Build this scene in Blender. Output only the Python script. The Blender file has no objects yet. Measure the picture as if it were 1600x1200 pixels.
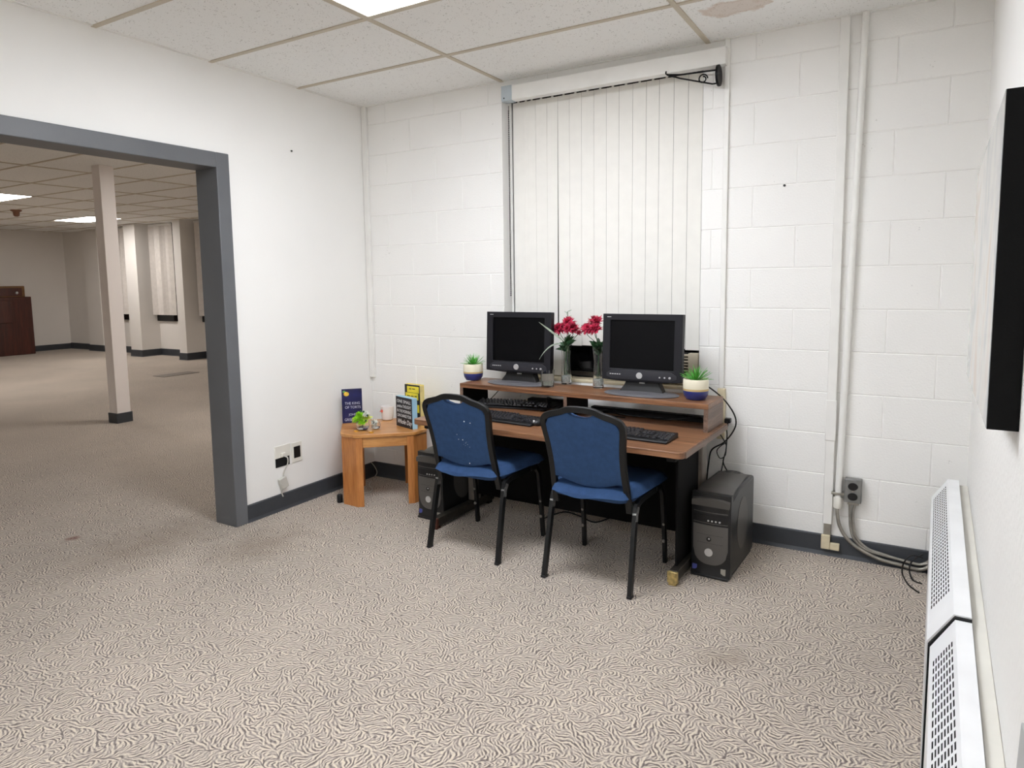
import bpy, bmesh, math, random
from mathutils import Vector, Matrix, Euler
random.seed(7)
SC = bpy.context.scene
COL = SC.collection
PI = math.pi
rad = math.radians

# ------------------------------------------------------------------ camera
FPX, PPX, PPY = 1067.249, -16.021, -50.423
CAM = Vector((3.27, -3.643, 1.383))
CROT = Euler((1.466, 0.0143, 0.5397), 'XYZ')
RM = CROT.to_matrix()
cam = bpy.data.cameras.new('camera')
cam.sensor_width = 36.0
cam.lens = FPX * 36.0 / 1600.0
cam.shift_x = -PPX / 1600.0
cam.shift_y = PPY / 1600.0
cam.clip_start = 0.02
co = bpy.data.objects.new('camera', cam)
co.location = CAM
co.rotation_euler = CROT
COL.objects.link(co)
SC.camera = co

def ray(px, py):
    return RM @ Vector(((px - 800 - PPX) / FPX, -(py - 600 - PPY) / FPX, -1.0))
def at(px, py, ax, v):
    d = ray(px, py)
    return CAM + d * ((v - CAM[ax]) / d[ax])
def aX(px, py, v=0.0): return at(px, py, 0, v)
def aY(px, py, v=0.0): return at(px, py, 1, v)
def aZ(px, py, v=0.0): return at(px, py, 2, v)

# ------------------------------------------------------------------ materials
def lin(c):
    return tuple((x / 12.92 if x <= 0.04045 else ((x + 0.055) / 1.055) ** 2.4) for x in (v / 255.0 for v in c))
def rgba(c): return (*lin(c), 1.0)
def mat(name, c, rough=0.5, metal=0.0, bump=0.0, bscale=200.0, var=0.0, vscale=8.0, coat=0.0, spec=0.5, trans=0.0, ior=1.45, emit=None, estr=0.0):
    m = bpy.data.materials.new(name); m.use_nodes = True
    nt = m.node_tree; n = nt.nodes; b = n['Principled BSDF']
    b.inputs['Base Color'].default_value = rgba(c)
    b.inputs['Roughness'].default_value = rough
    b.inputs['Metallic'].default_value = metal
    b.inputs['Specular IOR Level'].default_value = spec
    b.inputs['Coat Weight'].default_value = coat
    b.inputs['Transmission Weight'].default_value = trans
    b.inputs['IOR'].default_value = ior
    if emit:
        b.inputs['Emission Color'].default_value = rgba(emit)
        b.inputs['Emission Strength'].default_value = estr
    tc = n.new('ShaderNodeTexCoord')
    if bump > 0:
        t = n.new('ShaderNodeTexNoise'); t.inputs['Scale'].default_value = bscale; t.inputs['Detail'].default_value = 3
        nt.links.new(tc.outputs['Object'], t.inputs['Vector'])
        bp = n.new('ShaderNodeBump'); bp.inputs['Strength'].default_value = bump; bp.inputs['Distance'].default_value = 0.004
        nt.links.new(t.outputs['Fac'], bp.inputs['Height']); nt.links.new(bp.outputs['Normal'], b.inputs['Normal'])
    if var > 0:
        t = n.new('ShaderNodeTexNoise'); t.inputs['Scale'].default_value = vscale; t.inputs['Detail'].default_value = 5
        nt.links.new(tc.outputs['Object'], t.inputs['Vector'])
        r = n.new('ShaderNodeValToRGB')
        r.color_ramp.elements[0].position = 0.3; r.color_ramp.elements[1].position = 0.7
        r.color_ramp.elements[0].color = rgba(tuple(max(0, v * (1 - var)) for v in c))
        r.color_ramp.elements[1].color = rgba(tuple(min(255, v * (1 + var)) for v in c))
        nt.links.new(t.outputs['Fac'], r.inputs['Fac']); nt.links.new(r.outputs['Color'], b.inputs['Base Color'])
    return m

def N(nt, typ, **kw):
    n = nt.nodes.new(typ)
    for k, v in kw.items():
        if k.startswith('i_'): n.inputs[k[2:]].default_value = v
        else: setattr(n, k, v)
    return n
def math_node(nt, op, a, b=None):
    n = nt.nodes.new('ShaderNodeMath'); n.operation = op
    for i, v in enumerate((a, b)):
        if v is None: continue
        if isinstance(v, (int, float)): n.inputs[i].default_value = v
        else: nt.links.new(v, n.inputs[i])
    return n.outputs[0]
def mixrgb(nt, fac, a, b, mode='MIX'):
    n = nt.nodes.new('ShaderNodeMix'); n.data_type = 'RGBA'; n.blend_type = mode
    for sock, v in ((n.inputs[0], fac), (n.inputs[6], a), (n.inputs[7], b)):
        if isinstance(v, (int, float)): sock.default_value = v
        elif isinstance(v, tuple): sock.default_value = v
        else: nt.links.new(v, sock)
    return n.outputs[2]
def spots(nt, vec, pts, soft=0.35, nscale=25.0, namt=0.04, vlen=2):
    """mask 0..1 of irregular blotches at the given (x, y, rx, ry)"""
    sep = N(nt, 'ShaderNodeSeparateXYZ'); nt.links.new(vec, sep.inputs[0])
    nz = N(nt, 'ShaderNodeTexNoise', i_Scale=nscale, i_Detail=3.0); nt.links.new(vec, nz.inputs['Vector'])
    off = math_node(nt, 'MULTIPLY', math_node(nt, 'SUBTRACT', nz.outputs['Fac'], 0.5), 1.2)
    tot = None
    for (x, y, rx, ry) in pts:
        dx = math_node(nt, 'DIVIDE', math_node(nt, 'SUBTRACT', sep.outputs[0], x), rx)
        dy = math_node(nt, 'DIVIDE', math_node(nt, 'SUBTRACT', sep.outputs[1], y), ry)
        d = math_node(nt, 'SQRT', math_node(nt, 'ADD', math_node(nt, 'MULTIPLY', dx, dx), math_node(nt, 'MULTIPLY', dy, dy)))
        d = math_node(nt, 'ADD', d, off)
        mr = N(nt, 'ShaderNodeMapRange'); mr.inputs[1].default_value = 1.0; mr.inputs[2].default_value = 1.0 - soft
        mr.inputs[3].default_value = 0.0; mr.inputs[4].default_value = 1.0
        nt.links.new(d, mr.inputs[0])
        tot = mr.outputs[0] if tot is None else math_node(nt, 'MAXIMUM', tot, mr.outputs[0])
    return tot

def make_carpet():
    m = bpy.data.materials.new('carpet'); m.use_nodes = True
    nt = m.node_tree; b = nt.nodes['Principled BSDF']; L = nt.links.new
    tc = N(nt, 'ShaderNodeTexCoord'); vec = tc.outputs['Object']
    nz = N(nt, 'ShaderNodeTexNoise', i_Scale=5.0, i_Detail=2.0); L(vec, nz.inputs['Vector'])
    ori = math_node(nt, 'MULTIPLY', nz.outputs['Fac'], 22.0)
    wn = N(nt, 'ShaderNodeTexNoise', i_Scale=34.0, i_Detail=2.0); L(vec, wn.inputs['Vector'])
    wa = N(nt, 'ShaderNodeVectorMath', operation='SCALE'); wa.inputs['Scale'].default_value = 0.02
    L(wn.outputs['Color'], wa.inputs[0])
    ad = N(nt, 'ShaderNodeVectorMath', operation='ADD'); L(vec, ad.inputs[0]); L(wa.outputs[0], ad.inputs[1])
    g = N(nt, 'ShaderNodeTexGabor', i_Scale=50.0, i_Frequency=1.62, i_Anisotropy=.92)
    L(ad.outputs[0], g.inputs['Vector']); L(ori, g.inputs['Orientation'])
    r = N(nt, 'ShaderNodeValToRGB')
    e = r.color_ramp.elements
    e[0].position = 0.34; e[0].color = rgba((104, 94, 90)); e[1].position = 0.60; e[1].color = rgba((206, 194, 176))
    mid = r.color_ramp.elements.new(0.46); mid.color = rgba((154, 143, 136))
    L(g.outputs['Value'], r.inputs['Fac'])
    big = N(nt, 'ShaderNodeTexNoise', i_Scale=1.1, i_Detail=3.0); L(vec, big.inputs['Vector'])
    fine = N(nt, 'ShaderNodeTexNoise', i_Scale=420.0, i_Detail=2.0); L(vec, fine.inputs['Vector'])
    mr = N(nt, 'ShaderNodeMapRange'); L(big.outputs['Fac'], mr.inputs[0])
    mr.inputs[1].default_value = .3; mr.inputs[2].default_value = .7; mr.inputs[3].default_value = .9; mr.inputs[4].default_value = 1.08
    mf = N(nt, 'ShaderNodeMapRange'); L(fine.outputs['Fac'], mf.inputs[0])
    mf.inputs[1].default_value = .3; mf.inputs[2].default_value = .7; mf.inputs[3].default_value = .76; mf.inputs[4].default_value = 1.22
    k = math_node(nt, 'MULTIPLY', mr.outputs[0], mf.outputs[0])
    kc = N(nt, 'ShaderNodeCombineColor'); [L(k, kc.inputs[i]) for i in range(3)]
    c = mixrgb(nt, 1.0, r.outputs['Color'], kc.outputs[0], 'MULTIPLY')
    a = aZ(115, 841); s2 = aZ(1130, 1030); s3 = aZ(700, 905); s4 = aZ(745, 843)
    red = spots(nt, vec, [(a.x, a.y, .045, .05)], soft=.7)
    c = mixrgb(nt, math_node(nt, 'MULTIPLY', red, .7), c, rgba((110, 62, 50)))
    brown_spots = spots(nt, vec, [(s2.x, s2.y, .10, .10), (s4.x + .2, s4.y - .1, .12, .08), (0.35, -1.3, .25, .35), (-.2, -1.6, .35, .6)], soft=.9, nscale=9)  # brownish stain plus broad browner patches around the opening
    c = mixrgb(nt, math_node(nt, 'MULTIPLY', brown_spots, .35), c, rgba((104, 84, 66)))
    L(c, b.inputs['Base Color'])
    b.inputs['Roughness'].default_value = .95; b.inputs['Specular IOR Level'].default_value = .1
    b.inputs['Sheen Weight'].default_value = .15
    hs = math_node(nt, 'ADD', math_node(nt, 'MULTIPLY', g.outputs['Value'], .8), math_node(nt, 'MULTIPLY', fine.outputs['Fac'], .6))
    bp = N(nt, 'ShaderNodeBump', i_Strength=.55, i_Distance=.004); L(hs, bp.inputs['Height']); L(bp.outputs[0], b.inputs['Normal'])
    return m

def make_tile():
    m = bpy.data.materials.new('ceiling_tile'); m.use_nodes = True
    nt = m.node_tree; b = nt.nodes['Principled BSDF']; L = nt.links.new
    tc = N(nt, 'ShaderNodeTexCoord'); vec = tc.outputs['Object']
    v = N(nt, 'ShaderNodeTexVoronoi', i_Scale=95.0); L(vec, v.inputs['Vector'])
    n2 = N(nt, 'ShaderNodeTexNoise', i_Scale=45.0, i_Detail=2.0); L(vec, n2.inputs['Vector'])
    thr = math_node(nt, 'MULTIPLY', math_node(nt, 'SUBTRACT', n2.outputs['Fac'], .34), 1.0)
    hole = math_node(nt, 'LESS_THAN', v.outputs['Distance'], thr)
    c = mixrgb(nt, math_node(nt, 'MULTIPLY', hole, .5), rgba((240, 240, 238)), rgba((150, 146, 140)))
    st = aZ(1145, 12, 2.565); s2 = aZ(1190, 5, 2.565)
    mask = spots(nt, vec, [(st.x, st.y, .15, .10), (s2.x, s2.y, .05, .03)], soft=.35, nscale=14, namt=.1)
    edge = math_node(nt, 'MULTIPLY', math_node(nt, 'MULTIPLY', mask, math_node(nt, 'SUBTRACT', 1.35, mask)), 1.0)
    c = mixrgb(nt, math_node(nt, 'MINIMUM', edge, 1.0), c, rgba((182, 146, 112)))
    L(c, b.inputs['Base Color'])
    b.inputs['Roughness'].default_value = .95; b.inputs['Specular IOR Level'].default_value = .1
    h = math_node(nt, 'SUBTRACT', 1.0, hole)
    bp = N(nt, 'ShaderNodeBump', i_Strength=.5, i_Distance=.003); L(h, bp.inputs['Height']); L(bp.outputs[0], b.inputs['Normal'])
    return m

def make_paint(name, c, scale=140.0, strength=.35, pits=True, var=.02):
    m = bpy.data.materials.new(name); m.use_nodes = True
    nt = m.node_tree; b = nt.nodes['Principled BSDF']; L = nt.links.new
    tc = N(nt, 'ShaderNodeTexCoord'); vec = tc.outputs['Object']
    a = N(nt, 'ShaderNodeTexNoise', i_Scale=scale, i_Detail=4.0); L(vec, a.inputs['Vector'])
    big = N(nt, 'ShaderNodeTexNoise', i_Scale=1.6, i_Detail=3.0); L(vec, big.inputs['Vector'])
    col = mixrgb(nt, big.outputs['Fac'], rgba(tuple(v * (1 - var) for v in c)), rgba(tuple(min(255, v * (1 + var)) for v in c)))
    h = math_node(nt, 'MULTIPLY', a.outputs['Fac'], 1.0)
    if pits:
        v = N(nt, 'ShaderNodeTexVoronoi', i_Scale=60.0); L(vec, v.inputs['Vector'])
        n2 = N(nt, 'ShaderNodeTexNoise', i_Scale=8.0, i_Detail=2.0); L(vec, n2.inputs['Vector'])
        pit = math_node(nt, 'LESS_THAN', v.outputs['Distance'], math_node(nt, 'MULTIPLY', math_node(nt, 'SUBTRACT', n2.outputs['Fac'], .56), 1.2))
        col = mixrgb(nt, math_node(nt, 'MULTIPLY', pit, .3), col, rgba((150, 147, 142)))
        h = math_node(nt, 'SUBTRACT', h, math_node(nt, 'MULTIPLY', pit, .8))
    L(col, b.inputs['Base Color'])
    b.inputs['Roughness'].default_value = .55; b.inputs['Specular IOR Level'].default_value = .35
    bp = N(nt, 'ShaderNodeBump', i_Strength=strength, i_Distance=.003); L(h, bp.inputs['Height']); L(bp.outputs[0], b.inputs['Normal'])
    return m

def make_wood(name, dark, light, axis=0, scale=1.0, rough=.35, coat=0.0, stretch=.06):
    m = bpy.data.materials.new(name); m.use_nodes = True
    nt = m.node_tree; b = nt.nodes['Principled BSDF']; L = nt.links.new
    tc = N(nt, 'ShaderNodeTexCoord')
    mp = N(nt, 'ShaderNodeMapping'); L(tc.outputs['Object'], mp.inputs['Vector'])
    s = [14 * scale, 14 * scale, 14 * scale]; s[axis] *= stretch
    mp.inputs['Scale'].default_value = s
    a = N(nt, 'ShaderNodeTexNoise', i_Scale=1.6, i_Detail=6.0, i_Roughness=.65, i_Distortion=.6); L(mp.outputs[0], a.inputs['Vector'])
    f = N(nt, 'ShaderNodeTexNoise', i_Scale=9.0, i_Detail=4.0, i_Roughness=.6); L(mp.outputs[0], f.inputs['Vector'])
    v = math_node(nt, 'ADD', math_node(nt, 'MULTIPLY', a.outputs['Fac'], .6), math_node(nt, 'MULTIPLY', f.outputs['Fac'], .4))
    r = N(nt, 'ShaderNodeValToRGB'); L(v, r.inputs['Fac'])
    r.color_ramp.elements[0].position = .36; r.color_ramp.elements[0].color = rgba(dark)
    r.color_ramp.elements[1].position = .64; r.color_ramp.elements[1].color = rgba(light)
    L(r.outputs['Color'], b.inputs['Base Color'])
    b.inputs['Roughness'].default_value = rough; b.inputs['Coat Weight'].default_value = coat
    bp = N(nt, 'ShaderNodeBump', i_Strength=.08, i_Distance=.001); L(f.outputs['Fac'], bp.inputs['Height']); L(bp.outputs[0], b.inputs['Normal'])
    return m

def make_glass(name, c=(255, 255, 255), rough=0.0, ior=1.45):
    m = bpy.data.materials.new(name); m.use_nodes = True
    b = m.node_tree.nodes['Principled BSDF']
    b.inputs['Base Color'].default_value = rgba(c); b.inputs['Roughness'].default_value = rough
    b.inputs['Transmission Weight'].default_value = 1.0; b.inputs['IOR'].default_value = ior
    return m

def make_print():
    m = bpy.data.materials.new('pale_print_under_glass'); m.use_nodes = True
    nt = m.node_tree; b = nt.nodes['Principled BSDF']; L = nt.links.new
    tc = N(nt, 'ShaderNodeTexCoord')
    a = N(nt, 'ShaderNodeTexNoise', i_Scale=3.2, i_Detail=4.0, i_Distortion=1.2); L(tc.outputs['Object'], a.inputs['Vector'])
    r = N(nt, 'ShaderNodeValToRGB'); L(a.outputs['Fac'], r.inputs['Fac'])
    e = r.color_ramp.elements; e[0].position = .34; e[0].color = rgba((150, 158, 164)); e[1].position = .66; e[1].color = rgba((198, 170, 150))
    k = e.new(.5); k.color = rgba((214, 210, 204))
    L(r.outputs[0], b.inputs['Base Color']); b.inputs['Roughness'].default_value = .3
    b.inputs['Coat Weight'].default_value = .8; b.inputs['Coat Roughness'].default_value = .04
    return m

M = dict(
    carpet=make_carpet(), tile=make_tile(),
    block=make_paint('painted_block', (240, 239, 236), 120, .45),
    wall=make_paint('painted_drywall', (241, 240, 237), 160, .12, pits=False),
    wall_rough=make_paint('stippled_wall', (240, 239, 236), 48, 1.0, pits=False),
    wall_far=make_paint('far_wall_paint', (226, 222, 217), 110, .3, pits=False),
    grid=mat('ceiling_grid_metal', (196, 186, 168), .5, bump=.05),
    baseboard=mat('vinyl_baseboard', (60, 63, 68), .45, bump=.1, bscale=40, var=.06, vscale=6),
    doorframe=mat('grey_door_frame_paint', (100, 102, 105), .45, bump=.12, bscale=90, var=.04, vscale=3),
    white=mat('white_enamel', (236, 235, 231), .4, bump=.05, bscale=60, var=.015),
    heater=mat('heater_enamel', (238, 239, 240), .38, bump=.04, bscale=40, var=.015),
    offwhite=mat('off_white_plastic', (226, 223, 214), .45, var=.02),
    cream=mat('cream_metal', (214, 202, 172), .45, var=.05, vscale=20),
    endcap=mat('bluish_grey_cap', (182, 192, 198), .5, var=.03),
    slat=mat('blind_vinyl', (236, 234, 228), .55, bump=.04, bscale=160, var=.01, vscale=14),
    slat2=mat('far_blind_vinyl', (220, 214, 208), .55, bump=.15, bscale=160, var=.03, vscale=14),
    black=mat('black_plastic', (19, 19, 21), .4, bump=.08, bscale=500),
    blackmatte=mat('matte_black', (12, 12, 12), .8),
    iron=mat('wrought_iron', (22, 22, 24), .45, .6, bump=.1, bscale=80),
    glassdark=mat('night_window_glass', (8, 8, 9), .06, spec=.5),
    bronze=mat('window_frame_metal', (60, 56, 52), .5, .4),
    beige=mat('beige_grille', (190, 180, 160), .5, var=.04),
    emit=mat('lamp_diffuser', (255, 255, 255), .5, emit=(244, 248, 255), estr=27.0),
    emit_far=mat('far_lamp_diffuser', (255, 255, 255), .5, emit=(255, 250, 246), estr=22.0),
    desk=make_wood('walnut_laminate', (78, 48, 32), (160, 114, 80), 0, 1.9, .36, stretch=.035),
    desk_side=make_wood('walnut_laminate_end', (86, 66, 55), (136, 112, 97), 1, 1.9, .42, stretch=.035),
    desk_dark=mat('black_panel_and_bay_shade', (9, 8, 8), .8, bump=.05, spec=.2),  # on the shelf panels this black holds the shade of the bays
    taupe=mat('taupe_steel', (116, 108, 100), .5, .1, var=.06, vscale=20),
    rail=mat('worn_steel_rail', (58, 54, 48), .5, .3, var=.15, vscale=30),
    brass=mat('brass_glide', (182, 160, 106), .4, .5, var=.2, vscale=60, bump=.3, bscale=100),
    rust=mat('rusty_glide', (84, 46, 34), .7, .1, var=.2, vscale=60),
    oak=make_wood('honey_oak', (172, 110, 52), (214, 158, 94), 0, 1.2, .32, .15, stretch=.08),
    oakv=make_wood('honey_oak_upright', (164, 98, 46), (204, 138, 76), 2, 1.2, .32, .15, stretch=.08),
    fabric=mat('blue_chair_fabric', (54, 79, 118), .9, bump=.35, bscale=600, var=.05, vscale=40, spec=.15),
    frame=mat('black_chair_frame', (15, 16, 17), .42, .1, bump=.15, bscale=120),
    scuff=mat('scuffed_bare_metal', (150, 150, 148), .4, .7, bump=.3, bscale=150, var=.2, vscale=80),
    bumper=mat('grey_nylon_bumper', (120, 116, 110), .6),
    speck=mat('white_paint_speck', (225, 228, 235), .6),
    monitor=mat('charcoal_monitor_plastic', (26, 26, 31), .5, bump=.06, bscale=700, spec=.35),
    chin=mat('monitor_chin_plastic', (42, 42, 48), .42, bump=.06, bscale=700),
    screen=mat('dark_screen', (4, 4, 6), .45, spec=.16),
    silver=mat('silver_plastic', (205, 205, 205), .3, .5),
    basegrey=mat('grey_monitor_base', (98, 97, 101), .4, bump=.05, bscale=300),
    key=mat('black_key_plastic', (44, 44, 47), .35),
    keytop=mat('key_tray', (20, 20, 22), .45),
    tower=mat('charcoal_tower_plastic', (74, 71, 68), .42, bump=.12, bscale=600),
    towerdark=mat('black_tower_shell', (26, 26, 27), .38, bump=.08, bscale=500),
    towerface=mat('grey_tower_face', (92, 89, 86), .42, bump=.08, bscale=600),
    bluesticker=mat('blue_sticker', (78, 84, 150), .35),
    silversticker=mat('silver_sticker', (170, 166, 158), .35, .2),
    potcream=mat('cream_glaze', (238, 232, 208), .35, bump=.08, bscale=60),
    pottan=mat('raw_clay_band', (202, 176, 120), .7),
    potblue=mat('cobalt_glaze', (40, 50, 116), .3, coat=.3),
    soil=mat('dark_soil', (96, 78, 56), .95, bump=.8, bscale=120, var=.3, vscale=90),
    blade=mat('plant_blade_green', (92, 172, 72), .5, var=.22, vscale=30),
    glass=make_glass('clear_glass'), water=make_glass('water', (240, 248, 246), 0, 1.33),
    pebble=mat('glass_pebbles', (196, 204, 200), .2, bump=.6, bscale=150, var=.15, vscale=120),
    wax=mat('white_wax', (232, 232, 226), .5),
    petal=mat('red_petal', (146, 24, 50), .65, var=.28, vscale=60),
    petal2=mat('pink_petal', (184, 42, 74), .65, var=.22, vscale=60),
    stem=mat('stem_green', (44, 84, 44), .6, var=.15, vscale=40),
    leaf=mat('dark_leaf', (38, 74, 42), .55, var=.2, vscale=40),
    paleleaf=mat('pale_sage_leaf', (176, 190, 172), .55, var=.1, vscale=40),
    lime=mat('lime_petals', (150, 208, 40), .6, var=.2, vscale=60),
    yellowgreen=mat('yellow_green_petals', (206, 214, 100), .6, var=.15, vscale=60),
    whitepetal=mat('white_petals', (226, 228, 220), .6),
    navy=mat('navy_cover', (26, 28, 76), .4, var=.25, vscale=14),
    lightpaint=mat('cover_blue_glow', (70, 90, 160), .4),
    pages=mat('book_pages', (226, 216, 190), .8, bump=.3, bscale=300),
    orange=mat('orange_disc', (242, 190, 70), .5, var=.12, vscale=60),
    leafprint=mat('printed_leaf', (110, 170, 90), .5),
    lettering=mat('pale_lettering', (196, 198, 224), .5),
    whiteletter=mat('white_lettering', (226, 230, 232), .5),
    skyblue=mat('pale_blue_block', (164, 204, 224), .5, bump=.05, var=.05),
    signblack=mat('sign_black', (28, 28, 34), .5),
    yellow=mat('yellow_cover', (238, 218, 62), .45, var=.06, vscale=30),
    yellowpale=mat('pale_yellow_boards', (232, 212, 140), .6, var=.06, vscale=30),
    darkbrown=make_wood('dark_walnut', (52, 32, 20), (92, 60, 38), 0, 1.2, .4),
    mug=mat('white_ceramic', (232, 229, 226), .3, coat=.2),
    mugflower=mat('painted_red_flower', (206, 92, 76), .4, var=.2, vscale=60),
    gold=mat('gold_trinket', (200, 150, 60), .35, .6, var=.2, vscale=60),
    cordwhite=mat('grey_white_cord', (196, 194, 186), .55),
    cordblack=mat('black_cord', (14, 14, 15), .45),
    cordred=mat('dull_red_cord', (96, 30, 30), .5),
    conduit=mat('galvanised_conduit', (160, 156, 148), .35, .7, var=.08, vscale=30),
    boxgrey=mat('grey_steel_box', (132, 132, 130), .45, .4, var=.05, vscale=30),
    picturefill=make_print(),
    pictureframe=mat('black_frame_lacquer', (7, 7, 7), .7, bump=.05, spec=.2),
    mahogany=make_wood('mahogany', (48, 22, 18), (84, 40, 30), 2, .6, .35, .2),
    walnutmid=make_wood('mid_walnut', (92, 64, 36), (128, 92, 54), 1, .6, .4),
    pillar=mat('pillar_paint', (240, 233, 229), .5, bump=.08, bscale=60),
    greyfar=mat('grey_panel', (176, 178, 178), .5),
    brownplastic=mat('brown_detector', (128, 88, 66), .5),
    inner=mat('dark_cavity', (14, 14, 15), .9),
)

# ------------------------------------------------------------------ mesh builder
class MB:
    def __init__(s): s.v = []; s.f = []; s.mi = []; s.cur = 0
    def add(s, vs, fs):
        o = len(s.v); s.v += [tuple(p) for p in vs]
        for f in fs: s.f.append(tuple(i + o for i in f)); s.mi.append(s.cur)
        return s
    def box(s, x0, x1, y0, y1, z0, z1, T=None):
        vs = [Vector(p) for p in ((x0,y0,z0),(x1,y0,z0),(x1,y1,z0),(x0,y1,z0),(x0,y0,z1),(x1,y0,z1),(x1,y1,z1),(x0,y1,z1))]
        if T is not None: vs = [T @ p for p in vs]
        return s.add(vs, [(3,2,1,0),(4,5,6,7),(0,1,5,4),(1,2,6,5),(2,3,7,6),(3,0,4,7)])
    def prism(s, poly, h0, h1, axis=2, T=None):
        """extrude a closed polygon (a,b) along axis; axis 2: (x,y), axis 1: (x,z), axis 0: (y,z)"""
        def P(a, b, h): return Vector((a, b, h)) if axis == 2 else (Vector((a, h, b)) if axis == 1 else Vector((h, a, b)))
        n = len(poly); vs = [P(a, b, h0) for a, b in poly] + [P(a, b, h1) for a, b in poly]
        if T is not None: vs = [T @ p for p in vs]
        fs = [tuple(range(n))[::-1], tuple(range(n, 2 * n))] + [(i, (i + 1) % n, n + (i + 1) % n, n + i) for i in range(n)]
        return s.add(vs, fs)
    def tube(s, pts, r, n=10, closed=False, cap=True):
        pts = [Vector(p) for p in pts]; m = len(pts); rr = r if isinstance(r, (list, tuple)) else [r] * m
        vs = []; up = None
        for i, p in enumerate(pts):
            a = pts[(i - 1) % m] if (closed or i > 0) else p; b = pts[(i + 1) % m] if (closed or i < m - 1) else p
            t = (b - a).normalized()
            if up is None: up = t.orthogonal().normalized()
            up = (up - t * up.dot(t)); up = up.normalized() if up.length > 1e-6 else t.orthogonal().normalized()
            w = t.cross(up)
            for k in range(n):
                q = 2 * PI * k / n; vs.append(p + (up * math.cos(q) + w * math.sin(q)) * rr[i])
        fs = []
        for i in range(m if closed else m - 1):
            j = (i + 1) % m
            for k in range(n): fs.append((i*n+k, i*n+(k+1)%n, j*n+(k+1)%n, j*n+k))
        if cap and not closed: fs += [tuple(range(n))[::-1], tuple((m-1)*n+k for k in range(n))]
        return s.add(vs, fs)
    def bar(s, pts, w, d, side=(1,0,0), closed=False):
        """rectangular tube: w along 'side', d across"""
        pts = [Vector(p) for p in pts]; m = len(pts); sd = Vector(side); vs = []
        for i, p in enumerate(pts):
            a = pts[(i-1) % m] if (closed or i > 0) else p; b = pts[(i+1) % m] if (closed or i < m-1) else p
            t = (b - a).normalized(); u = (sd - t * sd.dot(t)).normalized(); v = t.cross(u)
            for (A, B) in ((-1,-1),(1,-1),(1,1),(-1,1)): vs.append(p + u*A*w/2 + v*B*d/2)
        fs = []
        for i in range(m if closed else m-1):
            j = (i+1) % m
            for k in range(4): fs.append((i*4+k, i*4+(k+1)%4, j*4+(k+1)%4, j*4+k))
        if not closed: fs += [(3,2,1,0), tuple((m-1)*4+k for k in range(4))]
        return s.add(vs, fs)
    def lathe(s, prof, n=28, c=(0,0,0), T=None):
        vs = []; m = len(prof)
        for (r, z) in prof:
            for k in range(n):
                q = 2*PI*k/n; p = Vector((c[0]+r*math.cos(q), c[1]+r*math.sin(q), c[2]+z)); vs.append(T @ p if T is not None else p)
        fs = [(i*n+k, i*n+(k+1)%n, (i+1)*n+(k+1)%n, (i+1)*n+k) for i in range(m-1) for k in range(n)]
        if prof[0][0] > 1e-6: fs.append(tuple(range(n))[::-1])
        if prof[-1][0] > 1e-6: fs.append(tuple((m-1)*n+k for k in range(n)))
        return s.add(vs, fs)
    def disc(s, c, r, normal=(0,-1,0), h=.004, n=24, rx=None):
        z = Vector(normal).normalized(); R = z.to_track_quat('Z', 'Y').to_matrix(); c = Vector(c)
        ry = r; rx = rx or r
        poly = [(rx*math.cos(2*PI*k/n), ry*math.sin(2*PI*k/n)) for k in range(n)]
        vs = [c + R @ Vector((a, b, 0)) for a, b in poly] + [c + R @ Vector((a, b, h)) for a, b in poly]
        return s.add(vs, [tuple(range(n))[::-1], tuple(range(n, 2*n))] + [(i, (i+1)%n, n+(i+1)%n, n+i) for i in range(n)])
    def ball(s, c, r, n=10, m=7, sc=(1,1,1)):
        c = Vector(c); vs = [c + Vector((0,0,-r*sc[2]))]
        for i in range(1, m):
            t = -PI/2 + PI*i/m
            for k in range(n):
                q = 2*PI*k/n; vs.append(c + Vector((r*sc[0]*math.cos(t)*math.cos(q), r*sc[1]*math.cos(t)*math.sin(q), r*sc[2]*math.sin(t))))
        vs.append(c + Vector((0,0,r*sc[2]))); T = len(vs)-1; fs = []
        for k in range(n):
            fs.append((0, 1+(k+1)%n, 1+k)); fs.append((T, 1+(m-2)*n+k, 1+(m-2)*n+(k+1)%n))
        for i in range(m-2):
            for k in range(n): fs.append((1+i*n+k, 1+i*n+(k+1)%n, 1+(i+1)*n+(k+1)%n, 1+(i+1)*n+k))
        return s.add(vs, fs)
    def blade(s, p, d, L, w, droop=.3, seg=5, thick=.0008, side=None):
        """a tapering leaf with two faces and an edge"""
        p = Vector(p); d = Vector(d).normalized(); sd = Vector(side).normalized() if side else d.cross(Vector((0,0,1)))
        if sd.length < 1e-3: sd = Vector((1,0,0))
        sd.normalize(); cen = []; pos = p.copy(); dd = d.copy()
        for i in range(seg+1):
            cen.append(pos.copy()); pos = pos + dd*(L/seg); dd = (dd + Vector((0,0,-droop/seg))).normalized()
        vs = []; n = sd.cross(d).normalized()
        for i, q in enumerate(cen):
            t = i/seg; ww = w*(.45+1.1*t-1.55*t*t) if t < .999 else w*.02
            ww = max(ww, w*.03); th = thick
            vs += [q+sd*ww/2, q+n*th, q-sd*ww/2, q-n*th]
        fs = []
        for i in range(seg):
            for k in range(4): fs.append((i*4+k, i*4+(k+1)%4, (i+1)*4+(k+1)%4, (i+1)*4+k))
        fs += [(3,2,1,0), tuple(seg*4+k for k in range(4))]
        return s.add(vs, fs)
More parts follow.
